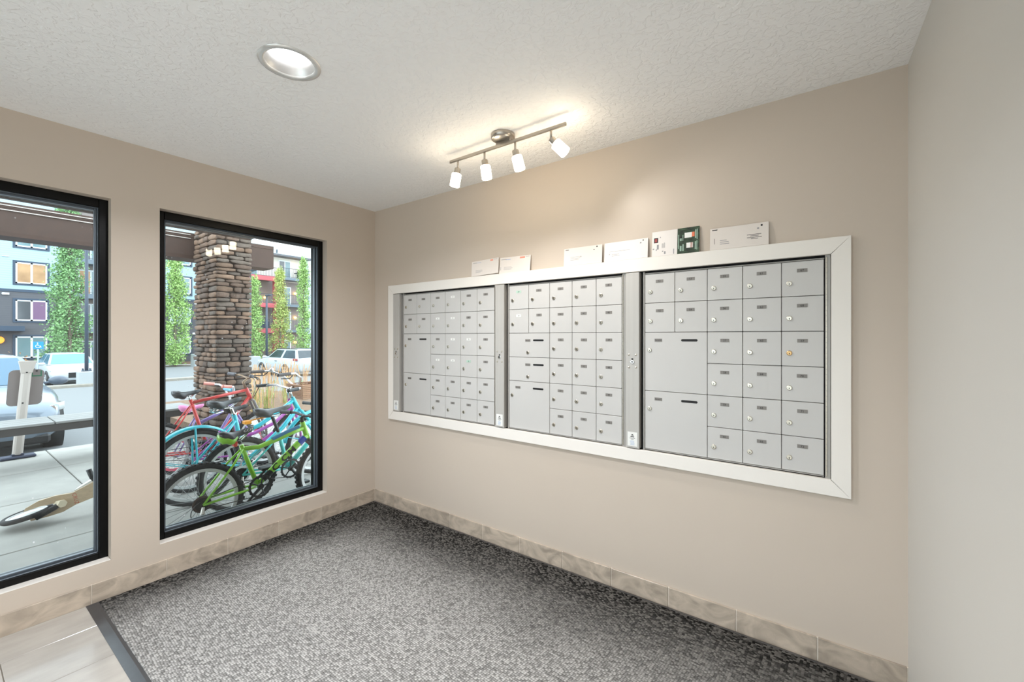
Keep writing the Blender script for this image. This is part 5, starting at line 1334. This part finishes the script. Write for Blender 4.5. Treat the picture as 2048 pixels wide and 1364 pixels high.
# left block
part('grey_siding_wall', SID_G, (-14, 5.0, BY, 58, GZ, 4.85), (9.6, 14.6, BY, 58, GZ, 4.85)); part('blue_siding_wall', SID_B, (-14, 5.0, BY, 58, 5.05, 13.4), (9.6, 14.6, BY, 58, 5.05, 13.4))
part('trim_band', NAVY, (-14, 5.0, BY - 0.05, BY + 0.1, 4.85, 5.05), (9.6, 14.6, BY - 0.05, BY + 0.1, 4.85, 5.05))
part('recessed_wall', TAUPE, (5.0, 9.6, BY + 1.2, 58, GZ, 13.4)); part('roof', M('grey_roofing', (110, 112, 116), 0.8), (-14, 14.6, BY - 0.1, 58.2, 13.4, 13.6))
FL = [(-0.24, 1.41), (2.64, 4.23), (5.52, 7.13), (8.35, 9.95)]
pn = [(PANE_B, PANE_B), (PANE_D, CURT), (WARM, WARM), (PANE_B, PANE_B)]
for (a, b), p_ in zip(FL, pn):
    win(1.93, 3.58, a, b, p_); win(11.50, 13.15, a, b, (PANE_B, PANE_B)); win(-2.6, -0.95, a, b, (PANE_D, PANE_B))
for z in (1.72, 4.62, 7.52):
    part('balcony_slab', SLAB, (5.05, 9.55, BY - 0.35, BY + 1.3, z, z + 0.38)); railing(5.1, 9.5, z + 0.38, BY - 0.25)
for k, z in enumerate((GZ + 0.15, 2.1, 5.0, 7.9)): door(5.5, 7.1, z, z + 2.15, BY + 1.2, WARM if k == 2 else PANE_D); door(7.7, 9.2, z, z + 2.15, BY + 1.2)
part('vent_cover', WFR, (1.25, 1.62, BY - 0.14, BY, 4.58, 4.74), (1.25, 1.62, BY - 0.08, BY, 7.48, 7.54), (13.45, 13.85, BY - 0.14, BY, 4.58, 4.74), (13.3, 13.75, BY - 0.14, BY, 1.62, 1.80), bev=0.02)
part('entrance_awning', NAVY, (-2.0, 2.30, BY - 1.2, BY, 1.82, 2.20)); m_ = MB(); m_.ball((1.10, BY - 0.2, 1.15), 0.28, 0.1, 0.28, 10, 8); build('wall_lamp', m_, M('orange_lit_lamp', (240, 150, 60), 0.5, emis=((255, 150, 50), 0.8)), bld)
# right block
part('taupe_wall', TAUPE, (14.6, 24.5, BY, 58, GZ, 7.7)); part('cream_wall', CREAM, (14.6, 24.5, BY, 58, 7.7, 10.6)); part('pale_wall', PALE, (24.5, 32, BY, 58, GZ, 10.6), (14.6, 32, BY + 0.6, 58, 10.6, 12.1))
part('roof_overhang', M('dark_grey_overhang', (92, 92, 98), 0.6), (14.6, 24.8, BY - 1.3, BY + 0.6, 10.42, 10.62)); part('parapet_cap', WFR, (14.6, 32, BY + 0.55, 58, 12.1, 12.18))
part('roof_vent', RAILM, (20.9, 20.98, BY + 0.3, BY + 0.5, 11.1, 11.5), (21.5, 21.58, BY + 0.3, BY + 0.5, 11.0, 11.4), bev=0.01)
part('red_pillar', REDP, (20.45, 21.35, BY - 1.6, BY - 0.9, GZ, 7.98)); part('red_pillar', REDP, (15.6, 16.4, BY - 1.6, BY - 0.9, GZ, 7.98))
for a, b in ((7.50, 7.98), (4.58, 5.05), (1.80, 2.32)):
    part('red_band', REDP, (16.4, 20.45, BY - 1.6, BY - 1.25, a, b)); part('balcony_slab', SLAB, (16.4, 20.45, BY - 1.25, BY, a + 0.1, b - 0.05)); railing(16.4, 20.45 if b < 7 else 21.35, b - 0.05, BY - 1.4)
for a, b in ((7.78, 8.05), (4.78, 5.05), (1.90, 2.17)):
    part('balcony_slab', SLAB, (21.36, 24.4, BY - 1.5, BY, a, b)); railing(21.4, 24.4, b, BY - 1.45, (24.37,))
for k, z in enumerate((GZ + 0.15, 2.2, 5.05, 8.05)):
    door(17.3, 19.3, z, z + 2.1); door(21.5, 22.9, z, z + 2.1, BY, CURT if k == 0 else PANE_D)
for z in (0.75, 3.65, 6.45): wall_lamp(23.35, z)
wall_lamp(20.0, 5.75); wall_lamp(23.2, 9.7)
part('side_window', WFR, (24.9, 25.9, BY - 0.06, BY, 8.2, 10.0)); part('storage_box', NAVY, (18.9, 20.0, BY - 1.15, BY - 0.6, 2.3, 3.05))
bq = thing('barbecue_grill', 'dark barbecue grill on the top right balcony of the building', 'grill', (23.6, BY - 0.9, 8.05))
m_ = MB(); m_.smooth = True; m_.rings([[(23.25, BY - 1.15 + 0.55 * c / 4, 8.75 + 0.28 * math.sin(PI * c / 4)) for c in range(5)], [(23.95, BY - 1.15 + 0.55 * c / 4, 8.75 + 0.28 * math.sin(PI * c / 4)) for c in range(5)]]); build('lid', m_, CARBLK, bq)
m_ = MB(); m_.box(22.95, 24.25, BY - 1.12, BY - 0.62, 8.68, 8.75); build('side_shelf', m_, CARBLK, bq)
m_ = MB(); m_.box(23.25, 23.95, BY - 1.1, BY - 0.65, 8.06, 8.68); build('cart', m_, CARBLK, bq)
